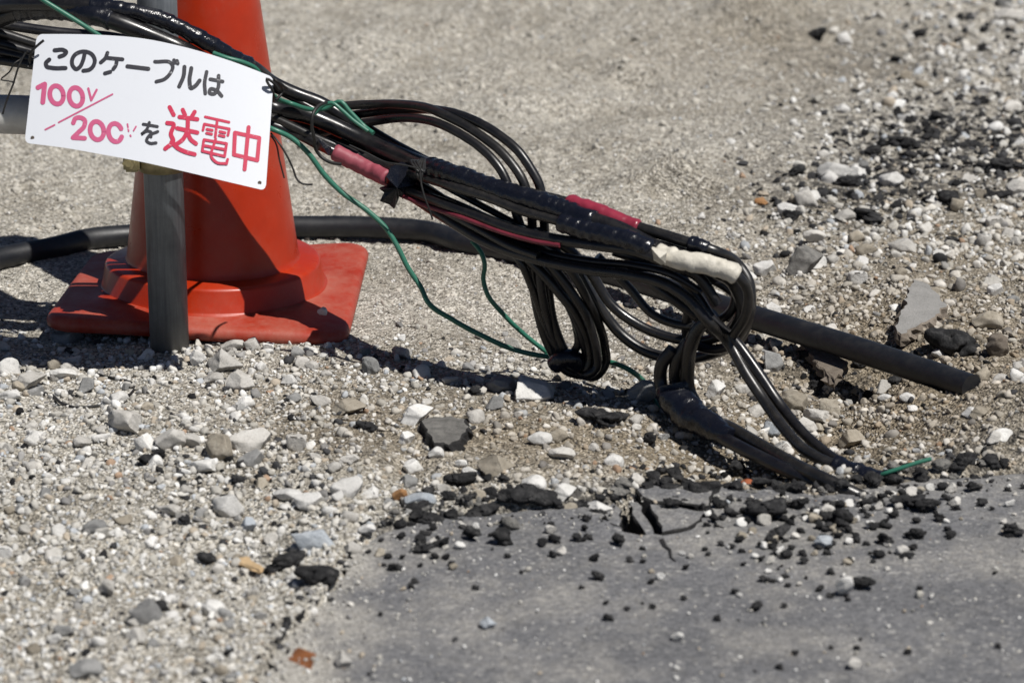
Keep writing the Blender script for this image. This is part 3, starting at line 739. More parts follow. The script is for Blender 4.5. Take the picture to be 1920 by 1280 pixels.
# ---------------------------------------------------------------- traffic cone
CX, CY = -0.3942, 3.6074
cone = tag(empty('traffic_cone', (CX, CY, 0.004)), 'orange red traffic cone on a dusty square base behind the scaffold post', 'traffic cone')
cone.rotation_euler = (0.0, 0.006, -0.032)
def lathe(name, prof, n=72, mat=None, parent=None, warp=None):
    V = []; Fc = []
    for r_, z_ in prof:
        for j in range(n):
            a_ = 2 * math.pi * j / n; V.append([r_ * math.cos(a_), r_ * math.sin(a_), z_])
    m = len(prof)
    for q in range(m - 1):
        for j in range(n):
            k2 = (j + 1) % n; Fc.append((q * n + j, q * n + k2, (q + 1) * n + k2, (q + 1) * n + j))
    if warp:
        for v in V: v[2] += warp(v[0], v[1])
    return link(name, mesh(name, V, Fc), mat, parent)
twist = lambda x, y: 0.25 * x * y
# base plate: rounded square with a rolled edge
def rsq(half, rad, n=10):
    out = []
    for q, (sx, sy) in enumerate(((1, 1), (-1, 1), (-1, -1), (1, -1))):
        for t in range(n + 1):
            a_ = q * math.pi / 2 + t / n * math.pi / 2
            out.append((sx * (half - rad) + rad * math.cos(a_), sy * (half - rad) + rad * math.sin(a_)))
    # long sides get extra points so that the plate can bend
    P = []
    for q in range(len(out)):
        A, B = np.array(out[q]), np.array(out[(q + 1) % len(out)]); k2 = max(1, int(np.linalg.norm(B - A) / 0.02))
        for t in range(k2): P.append(tuple(A + (B - A) * t / k2))
    return P
rings = [(0.188, 0.036, 0.0), (0.192, 0.038, 0.003), (0.1925, 0.038, 0.010), (0.190, 0.037, 0.0150), (0.186, 0.034, 0.0178), (0.180, 0.031, 0.0185), (0.165, 0.028, 0.0192), (0.12, 0.06, 0.021), (0.07, 0.05, 0.022)]
V, Fc = [], []
R0 = [rsq(h_, r_) for h_, r_, z_ in rings]; n = len(R0[1])
def resamp(P, n):
    P = np.array(P + [P[0]]); d = np.concatenate([[0], np.cumsum(np.linalg.norm(np.diff(P, axis=0), axis=1))])
    t = np.linspace(0, d[-1], n, endpoint=False); return np.stack([np.interp(t, d, P[:, 0]), np.interp(t, d, P[:, 1])], 1)
n = 160
for q, (h_, r_, z_) in enumerate(rings):
    for x_, y_ in resamp(R0[q], n): V.append((x_, y_, z_ + twist(x_, y_) + 0.0008 * math.sin(30 * x_ + 11 * y_)))
for q in range(len(rings) - 1):
    for j in range(n):
        k2 = (j + 1) % n; Fc.append((q * n + j, q * n + k2, (q + 1) * n + k2, (q + 1) * n + j))
link('base_plate', mesh('base_plate', V, Fc), M['cone_vinyl_dusty'], cone)
lathe('collar', [(0.151, 0.014), (0.1500, 0.0195), (0.1478, 0.0205), (0.1462, 0.023), (0.1415, 0.0485), (0.1405, 0.0508), (0.1385, 0.0525), (0.135, 0.0535), (0.114, 0.056)], 96, M['cone_vinyl'], cone, twist)
prof = [(0.1175, 0.052), (0.1150, 0.0555), (0.1133, 0.059), (0.1125, 0.063)]
for t in np.linspace(0.08, 0.66, 26): prof.append((0.1125 - (t - 0.062) * 0.131, t))
prof += [(0.033, 0.69), (0.031, 0.698), (0.027, 0.700), (0.022, 0.698), (0.022, 0.60)]
lathe('cone_body', prof, 96, M['cone_vinyl'], cone)

# ---------------------------------------------------------------- scaffold post, rail and couplers
pb = hit(318, 652)
PXX, PYY = pb[0], pb[1]
def ring_tube(name, A, B, R, wall, mat, parent=None, n=40):
    A, B = Vector(A), Vector(B); d = (B - A).normalized()
    u = d.orthogonal().normalized(); v = d.cross(u)
    V, Fc = [], []
    for P, r_ in ((A, R), (B, R), (B, R - wall), (A, R - wall)):
        for j in range(n):
            a_ = 2 * math.pi * j / n; V.append(P + (u * math.cos(a_) + v * math.sin(a_)) * r_)
    for q in range(4):
        for j in range(n):
            k2 = (j + 1) % n; Fc.append((q * n + j, q * n + k2, ((q + 1) % 4) * n + k2, ((q + 1) % 4) * n + j))
    return link(name, mesh(name, V, Fc), mat, parent)
post = tag(ring_tube('scaffold_post', (PXX, PYY, -0.12), (PXX + 0.001, PYY + 0.002, 0.95), 0.0243, 0.0025, M['galvanised_steel']),
           'dark grey galvanised steel scaffold post standing in front of the cone', 'post')
YR = PYY + 0.052
ra = on_y(-260, 206, YR); rb = on_y(312, 224, YR)
rail = tag(ring_tube('scaffold_rail', ra, rb, 0.0243, 0.0025, M['galvanised_light']),
           'light grey horizontal scaffold pipe behind the left edge of the sign', 'pipe')
def box(bm, c, s, rot=0.0):
    import bmesh
    r = bmesh.ops.create_cube(bm, size=1.0)['verts']
    for v in r:
        x_, y_, z_ = v.co.x * s[0], v.co.y * s[1], v.co.z * s[2]
        v.co = (c[0] + x_ * math.cos(rot) - y_ * math.sin(rot), c[1] + x_ * math.sin(rot) + y_ * math.cos(rot), c[2] + z_)
def bm_obj(name, fn, mat, parent=None, bevel=0.0015):
    import bmesh
    bm = bmesh.new(); fn(bm)
    if bevel: bmesh.ops.bevel(bm, geom=bm.edges[:], offset=bevel, segments=2, affect='EDGES')
    me = bpy.data.meshes.new(name); bm.to_mesh(me); bm.free()
    return link(name, me, mat, parent, smooth=False)
def coupler(zc, label, swing):
    root = tag(empty('pipe_coupler', (PXX, PYY, zc)), label, 'clamp')
    ring_tube('band', (0, 0, -0.014), (0, 0, 0.014), 0.0295, 0.0045, M['clamp_zinc'], root)
    bm_obj('jaw', lambda b: box(b, (-0.036, -0.008, 0), (0.020, 0.026, 0.026)), M['clamp_zinc'], root, 0.003)
    bm_obj('hinge', lambda b: box(b, (0.034, -0.004, 0), (0.012, 0.020, 0.024)), M['clamp_zinc'], root, 0.003)
    bo = empty_mesh_bolt(root)
    return root
def empty_mesh_bolt(root):
    me = tube_mesh('bolt', crom([(-0.038, -0.030, 0), (-0.038, 0.02, 0)], 0.02), 0.004, 10)
    b = link('bolt', me, M['clamp_zinc'], root)
    me2 = tube_mesh('nut', [(-0.038, -0.028, 0), (-0.038, -0.0212, 0)], 0.008, 6)
    link('nut', me2, M['clamp_zinc'], b, smooth=False); return b
zc1 = on_y(290, 308, PYY - 0.03)[2]
coupler(zc1, 'brassy zinc pipe coupler on the post under the lower edge of the sign', 0)

# ---------------------------------------------------------------- sign
YS0 = row_y(702)
def sign_y(px, py): return YS0 + 0.010 * ((px - 270) / 230.0) ** 2 - (py - 100) * 0.00036
def SP(px, py, off=0.0):
    p = on_y(px, py, sign_y(px, py) - off); return p
top_e = np.array([(69, 65), (130, 65), (187, 66.5), (269, 73.5), (344, 89), (437, 117), (513, 146)], float)
bot_e = np.array([(46, 268), (125, 278), (187, 289), (250, 300.5), (375, 328.5), (440, 344), (498, 357.5)], float)
def edge_pt(E, u):
    d = np.linspace(0, 1, len(E)); L = np.concatenate([[0], np.cumsum(np.linalg.norm(np.diff(E, axis=0), axis=1))]); L /= L[-1]
    # smooth interpolation along the edge
    P = crom(np.c_[E, np.zeros(len(E))], 6.0)[:, :2]; L2 = np.concatenate([[0], np.cumsum(np.linalg.norm(np.diff(P, axis=0), axis=1))]); L2 /= L2[-1]
    return np.array([np.interp(u, L2, P[:, 0]), np.interp(u, L2, P[:, 1])])
sign = tag(empty('cable_warning_sign', SP(280, 310)), 'white plastic sign with black and red Japanese lettering tied to the cables', 'sign')
inv = Vector(sign.location)
us = np.unique(np.concatenate([np.linspace(0, 0.022, 6), np.linspace(0.022, 0.978, 46), np.linspace(0.978, 1, 6)]))
rows = 12; V = []
for u in us:
    tp, bt = edge_pt(top_e, u), edge_pt(bot_e, u)
    q = min(u, 1 - u); ins = 0.0
    if q < 0.022: ins = 0.05 * (1 - math.sqrt(max(0, 1 - ((0.022 - q) / 0.022) ** 2)))
    for v in np.linspace(ins, 1 - ins, rows + 1):
        P = tp + (bt - tp) * v; V.append(SP(P[0], P[1]))
V = np.array(V); nc = len(us); nr = rows + 1
back = V + np.array([0, 0.0022, 0]); allV = np.vstack([V, back]) - np.array(inv)
Fc = []; N0 = len(V)
for i2 in range(nc - 1):
    for j in range(rows):
        a0 = i2 * nr + j; Fc.append((a0, a0 + 1, a0 + nr + 1, a0 + nr)); Fc.append((N0 + a0, N0 + a0 + nr, N0 + a0 + nr + 1, N0 + a0 + 1))
    for j in (0, rows):
        a0 = i2 * nr + j; Fc.append((a0, a0 + nr, N0 + a0 + nr, N0 + a0) if j == 0 else (a0, N0 + a0, N0 + a0 + nr, a0 + nr))
for i2 in (0, nc - 1):
    for j in range(rows):
        a0 = i2 * nr + j; Fc.append((a0, N0 + a0, N0 + a0 + 1, a0 + 1) if i2 == 0 else (a0, a0 + 1, N0 + a0 + 1, N0 + a0))
pl = link('plate', mesh('plate', allV, Fc), M['sign_white'], sign, smooth=False)
Z1 = 3.2
def ribbon(strokes, wz, lvl):
    """flat rounded strokes; coordinates in the enlarged view of the sign (3.2x)"""
    V, Fc = [], []
    for k2, S in enumerate(strokes):
        S = np.array(S, float)
        P = crom(np.c_[S, np.zeros(len(S))], 5.0)[:, :2] if len(S) > 2 else np.array([S[0] + (S[1] - S[0]) * t for t in np.linspace(0, 1, 8)])
        T = np.gradient(P, axis=0); T /= np.linalg.norm(T, axis=1)[:, None] + 1e-9
        N = np.c_[-T[:, 1], T[:, 0]]; hw = wz / 2
        L = list(P + N * hw); Rr = list(P - N * hw)
        cap1 = [P[-1] + hw * (math.cos(t) * N[-1] + math.sin(t) * T[-1]) for t in np.linspace(0, math.pi, 9)[1:-1]]
        cap0 = [P[0] + hw * (-math.cos(t) * N[0] - math.sin(t) * T[0]) for t in np.linspace(0, math.pi, 9)[1:-1]]
        off = 0.0005 + lvl + 0.00006 * k2; b0 = len(V); n_ = len(P)
        for p in L + Rr: V.append(np.array(SP(p[0] / Z1, p[1] / Z1, off)))
        for q in range(n_ - 1): Fc.append((b0 + q, b0 + q + 1, b0 + n_ + q + 1, b0 + n_ + q))
        b1 = len(V)
        for p in cap1: V.append(np.array(SP(p[0] / Z1, p[1] / Z1, off)))
        Fc.append(tuple([b0 + n_ - 1] + list(range(b1, len(V))) + [b0 + 2 * n_ - 1]))
        b2 = len(V)
        for p in cap0: V.append(np.array(SP(p[0] / Z1, p[1] / Z1, off)))
        Fc.append(tuple([b0 + n_] + list(range(b2, len(V))) + [b0]))
    return np.array(V) - np.array(inv), Fc
def oval(cx, cy, rx, ry, a0=0, a1=360, sl=0.06):
    n_ = max(6, int(abs(a1 - a0) / 18))
    return [(cx + rx * math.cos(t) + 0 * sl, cy + ry * math.sin(t) + rx * math.cos(t) * 0.15) for t in np.radians(np.linspace(a0, a1, n_ + 1))]
def P8(L): return [(x / 4.925 * Z1, y / 4.925 * Z1) for x, y in L]
BL, PK, CR = 'print_black', 'print_pink', 'print_crimson'
GLY = [
 ([P8([(505, 466), (590, 466), (612, 482), (600, 502), (550, 525)]), P8([(455, 552), (424, 585), (432, 615), (480, 628), (605, 630)])], 23, BL),
 ([P8([(785, 482), (765, 565), (735, 622), (705, 640), (675, 615), (664, 570), (690, 510), (740, 482), (800, 480), (850, 505), (875, 555), (862, 610), (825, 645), (770, 655)])], 22, BL),
 ([[(645, 318), (632, 350), (605, 376)], [(640, 348), (735, 357)], [(702, 358), (694, 395), (680, 415)], [(662, 432), (630, 441)]], 21, BL),
 ([[(765, 399), (890, 414)]], 23, BL),
 ([[(930, 371), (1030, 384), (1036, 396), (1022, 440), (988, 475), (938, 491)], [(1044, 362), (1050, 378)], [(1062, 366), (1067, 382)]], 20, BL),
 ([[(1107, 402), (1102, 455), (1075, 520)], [(1148, 410), (1138, 495), (1146, 530), (1172, 516), (1198, 484)]], 22, BL),
 ([[(1240, 432), (1228, 500), (1232, 562)], [(1262, 476), (1336, 490)], [(1312, 455), (1306, 535), (1284, 564), (1258, 558), (1262, 536), (1298, 543), (1330, 576)]], 20, BL),
 ([[(228, 526), (268, 506)], [(268, 506), (257, 614)]], 27, PK),
 ([oval(340, 570, 41, 54)], 26, PK),
 ([oval(456, 582, 41, 55)], 26, PK),
 ([[(530, 532), (548, 602)], [(548, 602), (580, 540)]], 13, PK),
 ([[(352, 735), (675, 566)], [(272, 778), (328, 750)]], 9, PK),
 ([[(440, 738), (452, 712), (480, 706), (508, 722), (506, 756), (470, 795), (438, 826)], [(440, 826), (508, 830)]], 25, PK),
 ([oval(582, 784, 41, 54)], 26, PK),
 ([oval(692, 796, 41, 54, 22, 328)], 26, PK),
 ([[(765, 745), (772, 788)], [(816, 760), (802, 784)], [(782, 812), (785, 818)]], 9, PK),
 ([[(860, 746), (944, 760)], [(896, 736), (882, 775), (850, 806), (880, 788), (904, 792), (906, 822)], [(946, 790), (892, 818), (880, 846), (900, 860), (936, 858)]], 17, BL),
 ([[(1018, 644), (1042, 690)], [(1097, 660), (1110, 690)], [(1168, 672), (1150, 702)], [(1078, 702), (1184, 716)], [(1064, 770), (1184, 796)], [(1128, 712), (1122, 790), (1096, 838), (1058, 866)],
   [(1126, 796), (1146, 838), (1176, 862)], [(1004, 738), (1040, 744), (1026, 806), (1040, 846), (992, 892)], [(1030, 852), (1066, 888), (1116, 912), (1168, 926)]], 23, CR),
 ([[(1232, 702), (1374, 734)], [(1218, 782), (1226, 745)], [(1226, 745), (1376, 774)], [(1376, 774), (1368, 812)], [(1304, 720), (1292, 822)], [(1242, 776), (1274, 782)], [(1240, 799), (1270, 805)],
   [(1320, 790), (1350, 797)], [(1316, 812), (1346, 819)], [(1224, 838), (1360, 862)], [(1360, 862), (1348, 938)], [(1224, 838), (1214, 906)], [(1214, 906), (1348, 938)], [(1218, 872), (1354, 898)],
   [(1294, 834), (1274, 950), (1300, 974), (1360, 982)], [(1360, 982), (1366, 956)]], 15, CR),
 ([[(1410, 797), (1556, 828)], [(1556, 828), (1544, 962)], [(1544, 962), (1404, 928)], [(1404, 928), (1410, 797)], [(1492, 764), (1468, 1016)]], 22, CR),
]
for q, (S, wz, mt) in enumerate(GLY):
    V, Fc = ribbon(S, wz * 1.1, 0.0)
    me = mesh('character', V, Fc); o = link('character', me, M[mt], pl, smooth=False)
    if len(me.polygons) and me.polygons[0].normal.y > 0: me.flip_normals()
for hx, hy in ((195, 827), (1558, 1097)):
    p0 = np.array(SP(hx / Z1, hy / Z1, 0.0008)); 
    link('eyelet', tube_mesh('eyelet', np.array([p0 - [0, 0.0002, 0], p0 + [0, 0.0006, 0]]) - np.array(inv), 0.0022, 14), M['stone_brown'], pl)

# ---------------------------------------------------------------- cables
NBX = np.array([-300, 420, 520, 610, 690, 760, 840, 975, 1130, 1300, 1450], float); NBY = np.array([630, 632, 640, 640, 645, 668, 704, 738, 770, 798, 812], float)
def nb(px): return float(np.interp(px, NBX, NBY))
def path(pts, r, dn=0.0):
    """pts: (px, py), (px, py, n) with n the ground row under the point, or (px, py, 'g') resting on the ground"""
    out = []
    for p in pts:
        if len(p) > 3: x_, y_, z_ = hit(p[0], p[1], p[3])
        elif len(p) > 2 and p[2] == 'g':
            b = ground(p[0], p[1] + 0.55 * r * ppm(p[1])); x_, y_, z_ = b[0], b[1], b[2] + r * 0.85
        else:
            n_ = (nb(p[0]) if len(p) == 2 else p[2]) + dn * (1.0 if len(p) > 2 or p[0] > 560 else 0.6)
            x_, y_, z_ = on_y(p[0], p[1], row_y(n_))
        out.append((x_, y_, z_))
    return crom(out, 0.006)
def seg(P, x0, x1):
    """part of the path between two photo columns"""
    X_ = np.array([proj(*p)[0] for p in P]); k2 = np.where((X_ >= x0) & (X_ <= x1))[0]; e_ = k2[0]
    while e_ + 1 < len(P) and x0 <= X_[e_ + 1] <= x1: e_ += 1
    return P[k2[0]:e_ + 1]
def cable(pts, r, mat, label, name='power_cable', dn=0.0, tapes=(), n=12, cat='cable', group=None):
    P = path(pts, r, dn)
    if not any(len(p) > 3 for p in pts): P[:, 2] = np.maximum(P[:, 2], gz(P[:, 0], P[:, 1]) + r * 0.4)
    o = link(name, tube_mesh(name, P, r, n), M[mat]); tag(o, label, cat, group)
    for t in tapes: wrap(P, t, r, o)
    return o, P
def wrap(P, t, r, parent):
    x0, x1, tm, grow, pitch = t
    Q = seg(P, x0, x1); Q = crom(Q[::2], 0.0022)
    L = np.concatenate([[0], np.cumsum(np.linalg.norm(np.diff(Q, axis=0), axis=1))])
    rr = np.random.default_rng(int(x0 * 7 + x1))
    nn = 20; an = np.arange(nn) / nn
    warpL = L / pitch + 0.35 * np.interp(L, np.linspace(0, L[-1] + 1e-6, 9), rr.normal(size=9))
    ph = (warpL[:, None] + an[None, :]) % 1.0                               # helical overlap, a step at every turn
    lump = np.stack([np.interp(L, np.linspace(0, L[-1] + 1e-6, 16), rr.normal(size=16)) for _ in range(5)], 1)
    lump = lump[:, (np.arange(nn) * 5 // nn)]; lump = (lump + np.roll(lump, 1, 1) + np.roll(lump, -1, 1) + np.roll(lump, 2, 1)) / 4
    soft = tm in ('tape_white', 'tape_red', 'tape_red_faded')
    R = r * grow * (1 + (0.10 if soft else 0.13) * ph ** 1.6 + (0.055 if soft else 0.05) * lump)
    R *= np.clip(np.minimum(np.arange(len(Q)), np.arange(len(Q))[::-1]) / 4.0 + 0.72, 0, 1)[:, None]
    return link('tape_wrap', tube_mesh('tape_wrap', Q, R, nn), M[tm], parent)
K, KG, KW = 'cable_black', 'cable_grey', 'cable_worn'
T = 'tape_black'
# the thick ones
cable([(-200, 60), (-60, 22), (60, 8, 660), (160, 12, 674), (237, 19, 676), (312, 40, 676), (353, 60, 676), (400, 86, 674), (437, 108, 668), (475, 127, 656), (520, 160, 640), (555, 176), (600, 193), (637, 214), (684, 242), (731, 270), (787, 300), (850, 330), (900, 350), (960, 385)],
      0.0086, K, 'uppermost taped black cable passing over the post and behind the sign', tapes=[(165, 470, T, 1.1, 0.019)], dn=-2)
cable([(-200, 80), (0, 36), (47, 20, 640), (109, 18, 655), (172, 28, 668), (219, 42, 672), (280, 66, 672), (340, 92, 672), (420, 140, 655), (513, 203), (579, 217), (614, 231), (684, 264), (755, 294), (796, 311), (853, 329), (908, 348), (962, 366), (1017, 381), (1061, 397), (1116, 416), (1166, 434), (1205, 455), (1250, 476), (1330, 500), (1380, 530, 792), (1398, 580, 792), (1370, 640, 785)],
      0.0108, K, 'thickest black cable with long shiny taped splice along the top of the bundle', dn=6, tapes=[(30, 225, T, 1.12, 0.02), (800, 1120, T, 1.13, 0.0155)], n=14)
cable([(420, 190), (513, 222), (600, 262), (690, 297), (760, 322), (796, 333), (853, 351), (919, 372), (984, 397), (1041, 413), (1087, 428), (1150, 444), (1197, 458), (1222, 470), (1290, 490), (1340, 500), (1384, 518), (1402, 545, 802), (1398, 590, 798), (1375, 628, 790)],
      0.0057, KG, 'grey black cable ending in white tape at the bundle bend', dn=14, tapes=[(1046, 1222, T, 1.95, 0.0125), (1228, 1386, 'tape_white', 1.9, 0.024)], n=14)
cable([(400, 200), (513, 236), (560, 252), (595, 270), (640, 291), (690, 316), (729, 335), (766, 356), (831, 381), (897, 406), (962, 430), (1028, 446), (1119, 460), (1197, 472), (1250, 492), (1310, 520, 785), (1345, 570, 785)],
      0.0066, K, 'lower bundle cable with a faded red taped sleeve near the sign', dn=16, tapes=[(618, 732, 'tape_red_faded', 1.62, 0.03)], n=14)
cable([(752, 366), (800, 386), (866, 408), (931, 432), (1000, 452), (1050, 460)],
      0.0028, 'stripe_red', 'dark red cable running along the lower side of the bundle', dn=20)
cable([(900, 340), (990, 362), (1056, 378), (1090, 387), (1125, 399), (1181, 422), (1216, 432), (1291, 455), (1337, 470), (1384, 497, 790), (1404, 530, 795), (1407, 566, 798), (1402, 600, 795), (1387, 634, 788), (1350, 658, 775), (1306, 670, 765), (1269, 672, 758), (1212, 659, 750), (1166, 628, 745), (1134, 590, 742), (1103, 544, 742), (1078, 500, 742), (1050, 465, 738)],
      0.0067, KG, 'big outer cable coil at the right with a bright red taped splice', dn=-4, tapes=[(1058, 1212, 'tape_red', 1.42, 0.034), (1288, 1330, T, 1.3, 0.02)], n=14)
cable([(1040, 450), (1078, 478, 748), (1112, 519, 748), (1144, 569, 750), (1197, 609, 755), (1259, 633, 762), (1322, 638, 772), (1362, 622, 782), (1388, 585, 790), (1392, 545, 792), (1370, 510, 790), (1320, 488), (1270, 470), (1200, 450)],
      0.006, K, 'inner cable coil at the right nested in the big outer coil', dn=-2)
cable([(1150, 470), (1240, 500, 775), (1330, 520, 786), (1385, 560, 792), (1396, 600, 792), (1380, 640, 784), (1340, 655, 776), (1295, 640, 770), (1290, 590, 778), (1310, 540, 785)],
      0.0062, KW, 'black cable curling inside the right hand coil')
cable([(700, 322), (740, 346), (800, 386), (850, 418), (900, 448), (978, 478), (1040, 494), (1100, 505), (1181, 516), (1250, 534), (1290, 560), (1325, 600), (1366, 642, 790), (1399, 700, 802), (1432, 750, 814), (1471, 804, 840), (1518, 850, 868), (1579, 878, 'z', 0.010), (1633, 898, 'z', 0.006), (1690, 920, 'z', 0.0), (1750, 944, 'z', -0.014)],
      0.0066, KG, 'long black cable leaving the bundle low and falling to the asphalt edge', dn=10, tapes=[(1560, 1664, T, 1.75, 0.03)], n=14)
cable([(1240, 470), (1262, 500, 790), (1283, 527, 792), (1310, 560, 795), (1335, 598, 798), (1376, 637, 800), (1423, 700, 812), (1462, 758, 824), (1503, 808, 846), (1545, 846, 868), (1590, 874, 'z', 0.011), (1625, 890, 'z', 0.007)],
      0.0063, K, 'black cable falling beside the long one into the same taped end')
# tangle of loops
LA = [(590, 214), (642, 200), (700, 196), (755, 196), (809, 205), (836, 217), (875, 237), (908, 259), (936, 281), (958, 305), (980, 338), (992, 375), (998, 430), (990, 494), (1000, 541), (1012, 599), (1023, 634), (1044, 674), (1063, 695), (1084, 702), (1100, 694), (1106, 675), (1104, 650), (1094, 618), (1073, 580), (1049, 550), (1014, 510), (970, 470), (900, 430)]
LB = [(590, 232), (640, 220), (700, 211), (766, 206), (822, 207), (853, 213), (897, 230), (941, 257), (973, 285), (995, 316), (1011, 346), (1018, 390), (1022, 450), (1023, 505), (1028, 545), (1037, 602), (1049, 637), (1066, 672), (1085, 694), (1105, 702), (1118, 690), (1118, 660), (1110, 625), (1098, 592), (1073, 550), (1042, 508), (1000, 465), (930, 430)]
LC = [(600, 250), (650, 236), (700, 228), (744, 222), (787, 223), (831, 235), (864, 252), (897, 274), (923, 298), (941, 322), (954, 350), (968, 400), (985, 450), (1002, 503), (1010, 560), (1020, 610), (1040, 655), (1066, 688), (1095, 704), (1124, 700), (1136, 680), (1134, 650), (1122, 606), (1100, 560), (1075, 515), (1045, 475), (980, 440)]
def loop_n(L, off):
    out = []
    for q, p in enumerate(L):
        t = q / (len(L) - 1); f = 1 - min(1, max(0, (p[1] - 380) / 260))
        base = nb(p[0]) - 5 - off * 0.6
        low = 728 + off * 0.6
        out.append((p[0], p[1], base * f + low * (1 - f) + (10 if t > 0.7 else 0)))
    return out
cable(loop_n(LA, 0), 0.0057, KG, 'looped cable, middle one of the arch above the bundle', group='looped cables')
cable(loop_n(LB, 8), 0.0057, K, 'looped cable, outermost right one of the arch above the bundle', group='looped cables')
cable(loop_n(LC, -8), 0.0055, K, 'looped cable, innermost one of the arch above the bundle', group='looped cables')
LO = [(820, 395), (900, 420), (960, 440), (1010, 470, 742), (1040, 520, 742), (1068, 575, 742), (1090, 630, 738), (1098, 672, 734), (1086, 694, 732), (1062, 684, 730), (1040, 640, 732), (1022, 580, 738), (1012, 520, 742), (1008, 470, 742), (1012, 430)]
cable(LO, 0.0055, KW, 'short dark cable loop hanging inside the lower loops')
o = link('loop_tape', tube_mesh('loop_tape', crom([on_y(1040, 684, row_y(733)), on_y(1056, 672, row_y(737)), on_y(1074, 672, row_y(737)), on_y(1088, 684, row_y(735))], 0.003), np.array([1.0] * 1) [0] * 0.011, 12), M[T])
tag(o, 'black tape bunched round the bottom of the hanging loops', 'tape')
# straight bundle members behind the sign
BUN = [([(-200, 20), (0, 62), (70, 84), (200, 110), (350, 150), (513, 190), (600, 226), (700, 272), (790, 306), (850, 328)], 0.0066, KG, -8, 'bundle cable second from the top at the left edge of the picture'),
       ([(-200, 60), (0, 82), (65, 100), (200, 125), (350, 160), (513, 212), (600, 252), (690, 290), (740, 312), (800, 326), (870, 338), (930, 356)], 0.0066, K, -4, 'bundle cable third from the top at the left edge of the picture'),
       ([(-200, 80), (0, 98), (62, 112), (200, 140), (350, 175), (513, 226), (590, 258), (660, 290), (720, 328), (780, 360), (850, 388), (920, 414), (1000, 438), (1080, 452), (1180, 466)], 0.005, K, 8, 'bundle cable fourth from the top at the left edge of the picture'),
       ([(-200, 98), (0, 114), (55, 122), (200, 152), (350, 190), (513, 240), (570, 258), (640, 286), (700, 318), (760, 352), (830, 392), (900, 430), (960, 462), (1010, 480)], 0.0055, KG, 12, 'lowest bundle cable at the left edge of the picture'),
       ([(-200, 10), (0, 45), (100, 60), (220, 72), (330, 100), (450, 160), (560, 215), (680, 262), (770, 302), (850, 332)], 0.0066, KW, -14, 'dark cable hidden in the back of the bundle')]
for pts, r_, mt, dn, lb in BUN: cable(pts, r_, mt, lb, dn=dn)
cable([(430, 128), (560, 190), (700, 268), (800, 330), (870, 368), (930, 400), (985, 428), (1040, 446), (1130, 458)], 0.0042, KG, 'thin grey cable seen through the gap in the middle of the bundle', dn=0)
cable([(720, 336), (790, 356), (860, 384), (930, 416), (990, 444), (1060, 456), (1120, 462)], 0.0045, KW, 'thin dark cable under the middle of the bundle', dn=2)
cable([(1180, 500), (1240, 545, 790), (1300, 590, 790), (1350, 628, 788), (1385, 628, 792), (1398, 590, 794), (1390, 545, 794), (1360, 512, 790), (1300, 495)], 0.0055, K, 'thin cable crossing through the middle of the right hand coil')
cable([(1120, 480), (1180, 540, 766), (1225, 590, 770), (1280, 610, 776), (1340, 604, 786), (1375, 575, 794), (1378, 540, 794), (1350, 515)], 0.0052, KG, 'thin grey cable forming the innermost turn of the right hand coil')
cable([(700, 300), (780, 340), (860, 392), (930, 440), (975, 490, 742), (1000, 545, 738), (1020, 600, 734), (1040, 645, 732), (1064, 668, 732), (1082, 650, 734), (1080, 610, 736), (1060, 560, 740), (1020, 500, 742), (960, 450)], 0.005, K, 'thin cable making a smaller turn inside the hanging loops')
cable([(640, 268), (740, 322), (830, 372), (900, 418), (950, 446), (1040, 478), (1110, 490), (1190, 498), (1260, 515), (1310, 545, 792)], 0.0048, KW, 'thin dark cable along the underside of the bundle towards the coil', dn=4)
# black junction on the ground at the right
cable([(1340, 590, 796), (1312, 612, 792), (1296, 645, 790), (1289, 690, 786), (1292, 735, 786), (1316, 774, 'z', 0.012), (1371, 804, 'z', 0.014), (1433, 840, 'z', 0.012), (1496, 875, 'z', 0.015), (1560, 906, 'z', 0.013), (1610, 930, 'z', 0.002), (1680, 965, 'z', -0.02)],
      0.0084, KG, 'black cable on the ground from the taped junction to the asphalt edge, upper one', n=14)
cable([(1262, 655, 784), (1243, 678, 782), (1238, 708, 780), (1246, 742, 784), (1290, 782, 'z', 0.006), (1350, 818, 'z', 0.009), (1420, 855, 'z', 0.010), (1490, 888, 'z', 0.009), (1545, 912, 'z', 0.005), (1600, 938, 'z', -0.02), (1650, 960, 'z', -0.026)],
      0.0078, KW, 'black cable on the ground from the taped junction to the asphalt edge, lower one', n=14)
cable([(1290, 640, 786), (1268, 676, 784), (1265, 710, 782), (1276, 750, 786), (1300, 776, 'z', 0.012)], 0.007, KG, 'short grey cable stub dropping into the taped junction', n=12)
J = crom([on_y(1262, 722, row_y(783)), on_y(1266, 742, row_y(786)), hit(1290, 774, 0.016), hit(1330, 798, 0.013), hit(1372, 822, 0.010)], 0.004)
o = link('junction_tape', tube_mesh('junction_tape', J, np.interp(np.linspace(0, 1, len(J)), [0, 0.15, 0.5, 1], [0.019, 0.021, 0.0175, 0.0105])[:, None] * (1 + 0.10 * ((np.arange(len(J))[:, None] / 4.0 + np.arange(18)[None, :] / 18) % 1.0) + 0.07 * np.sin(np.arange(len(J))[:, None] * 0.5 + np.arange(18)[None, :] * 0.7)), 18), M[T])
tag(o, 'bulky black tape wrap joining the cables on the ground at right', 'tape')
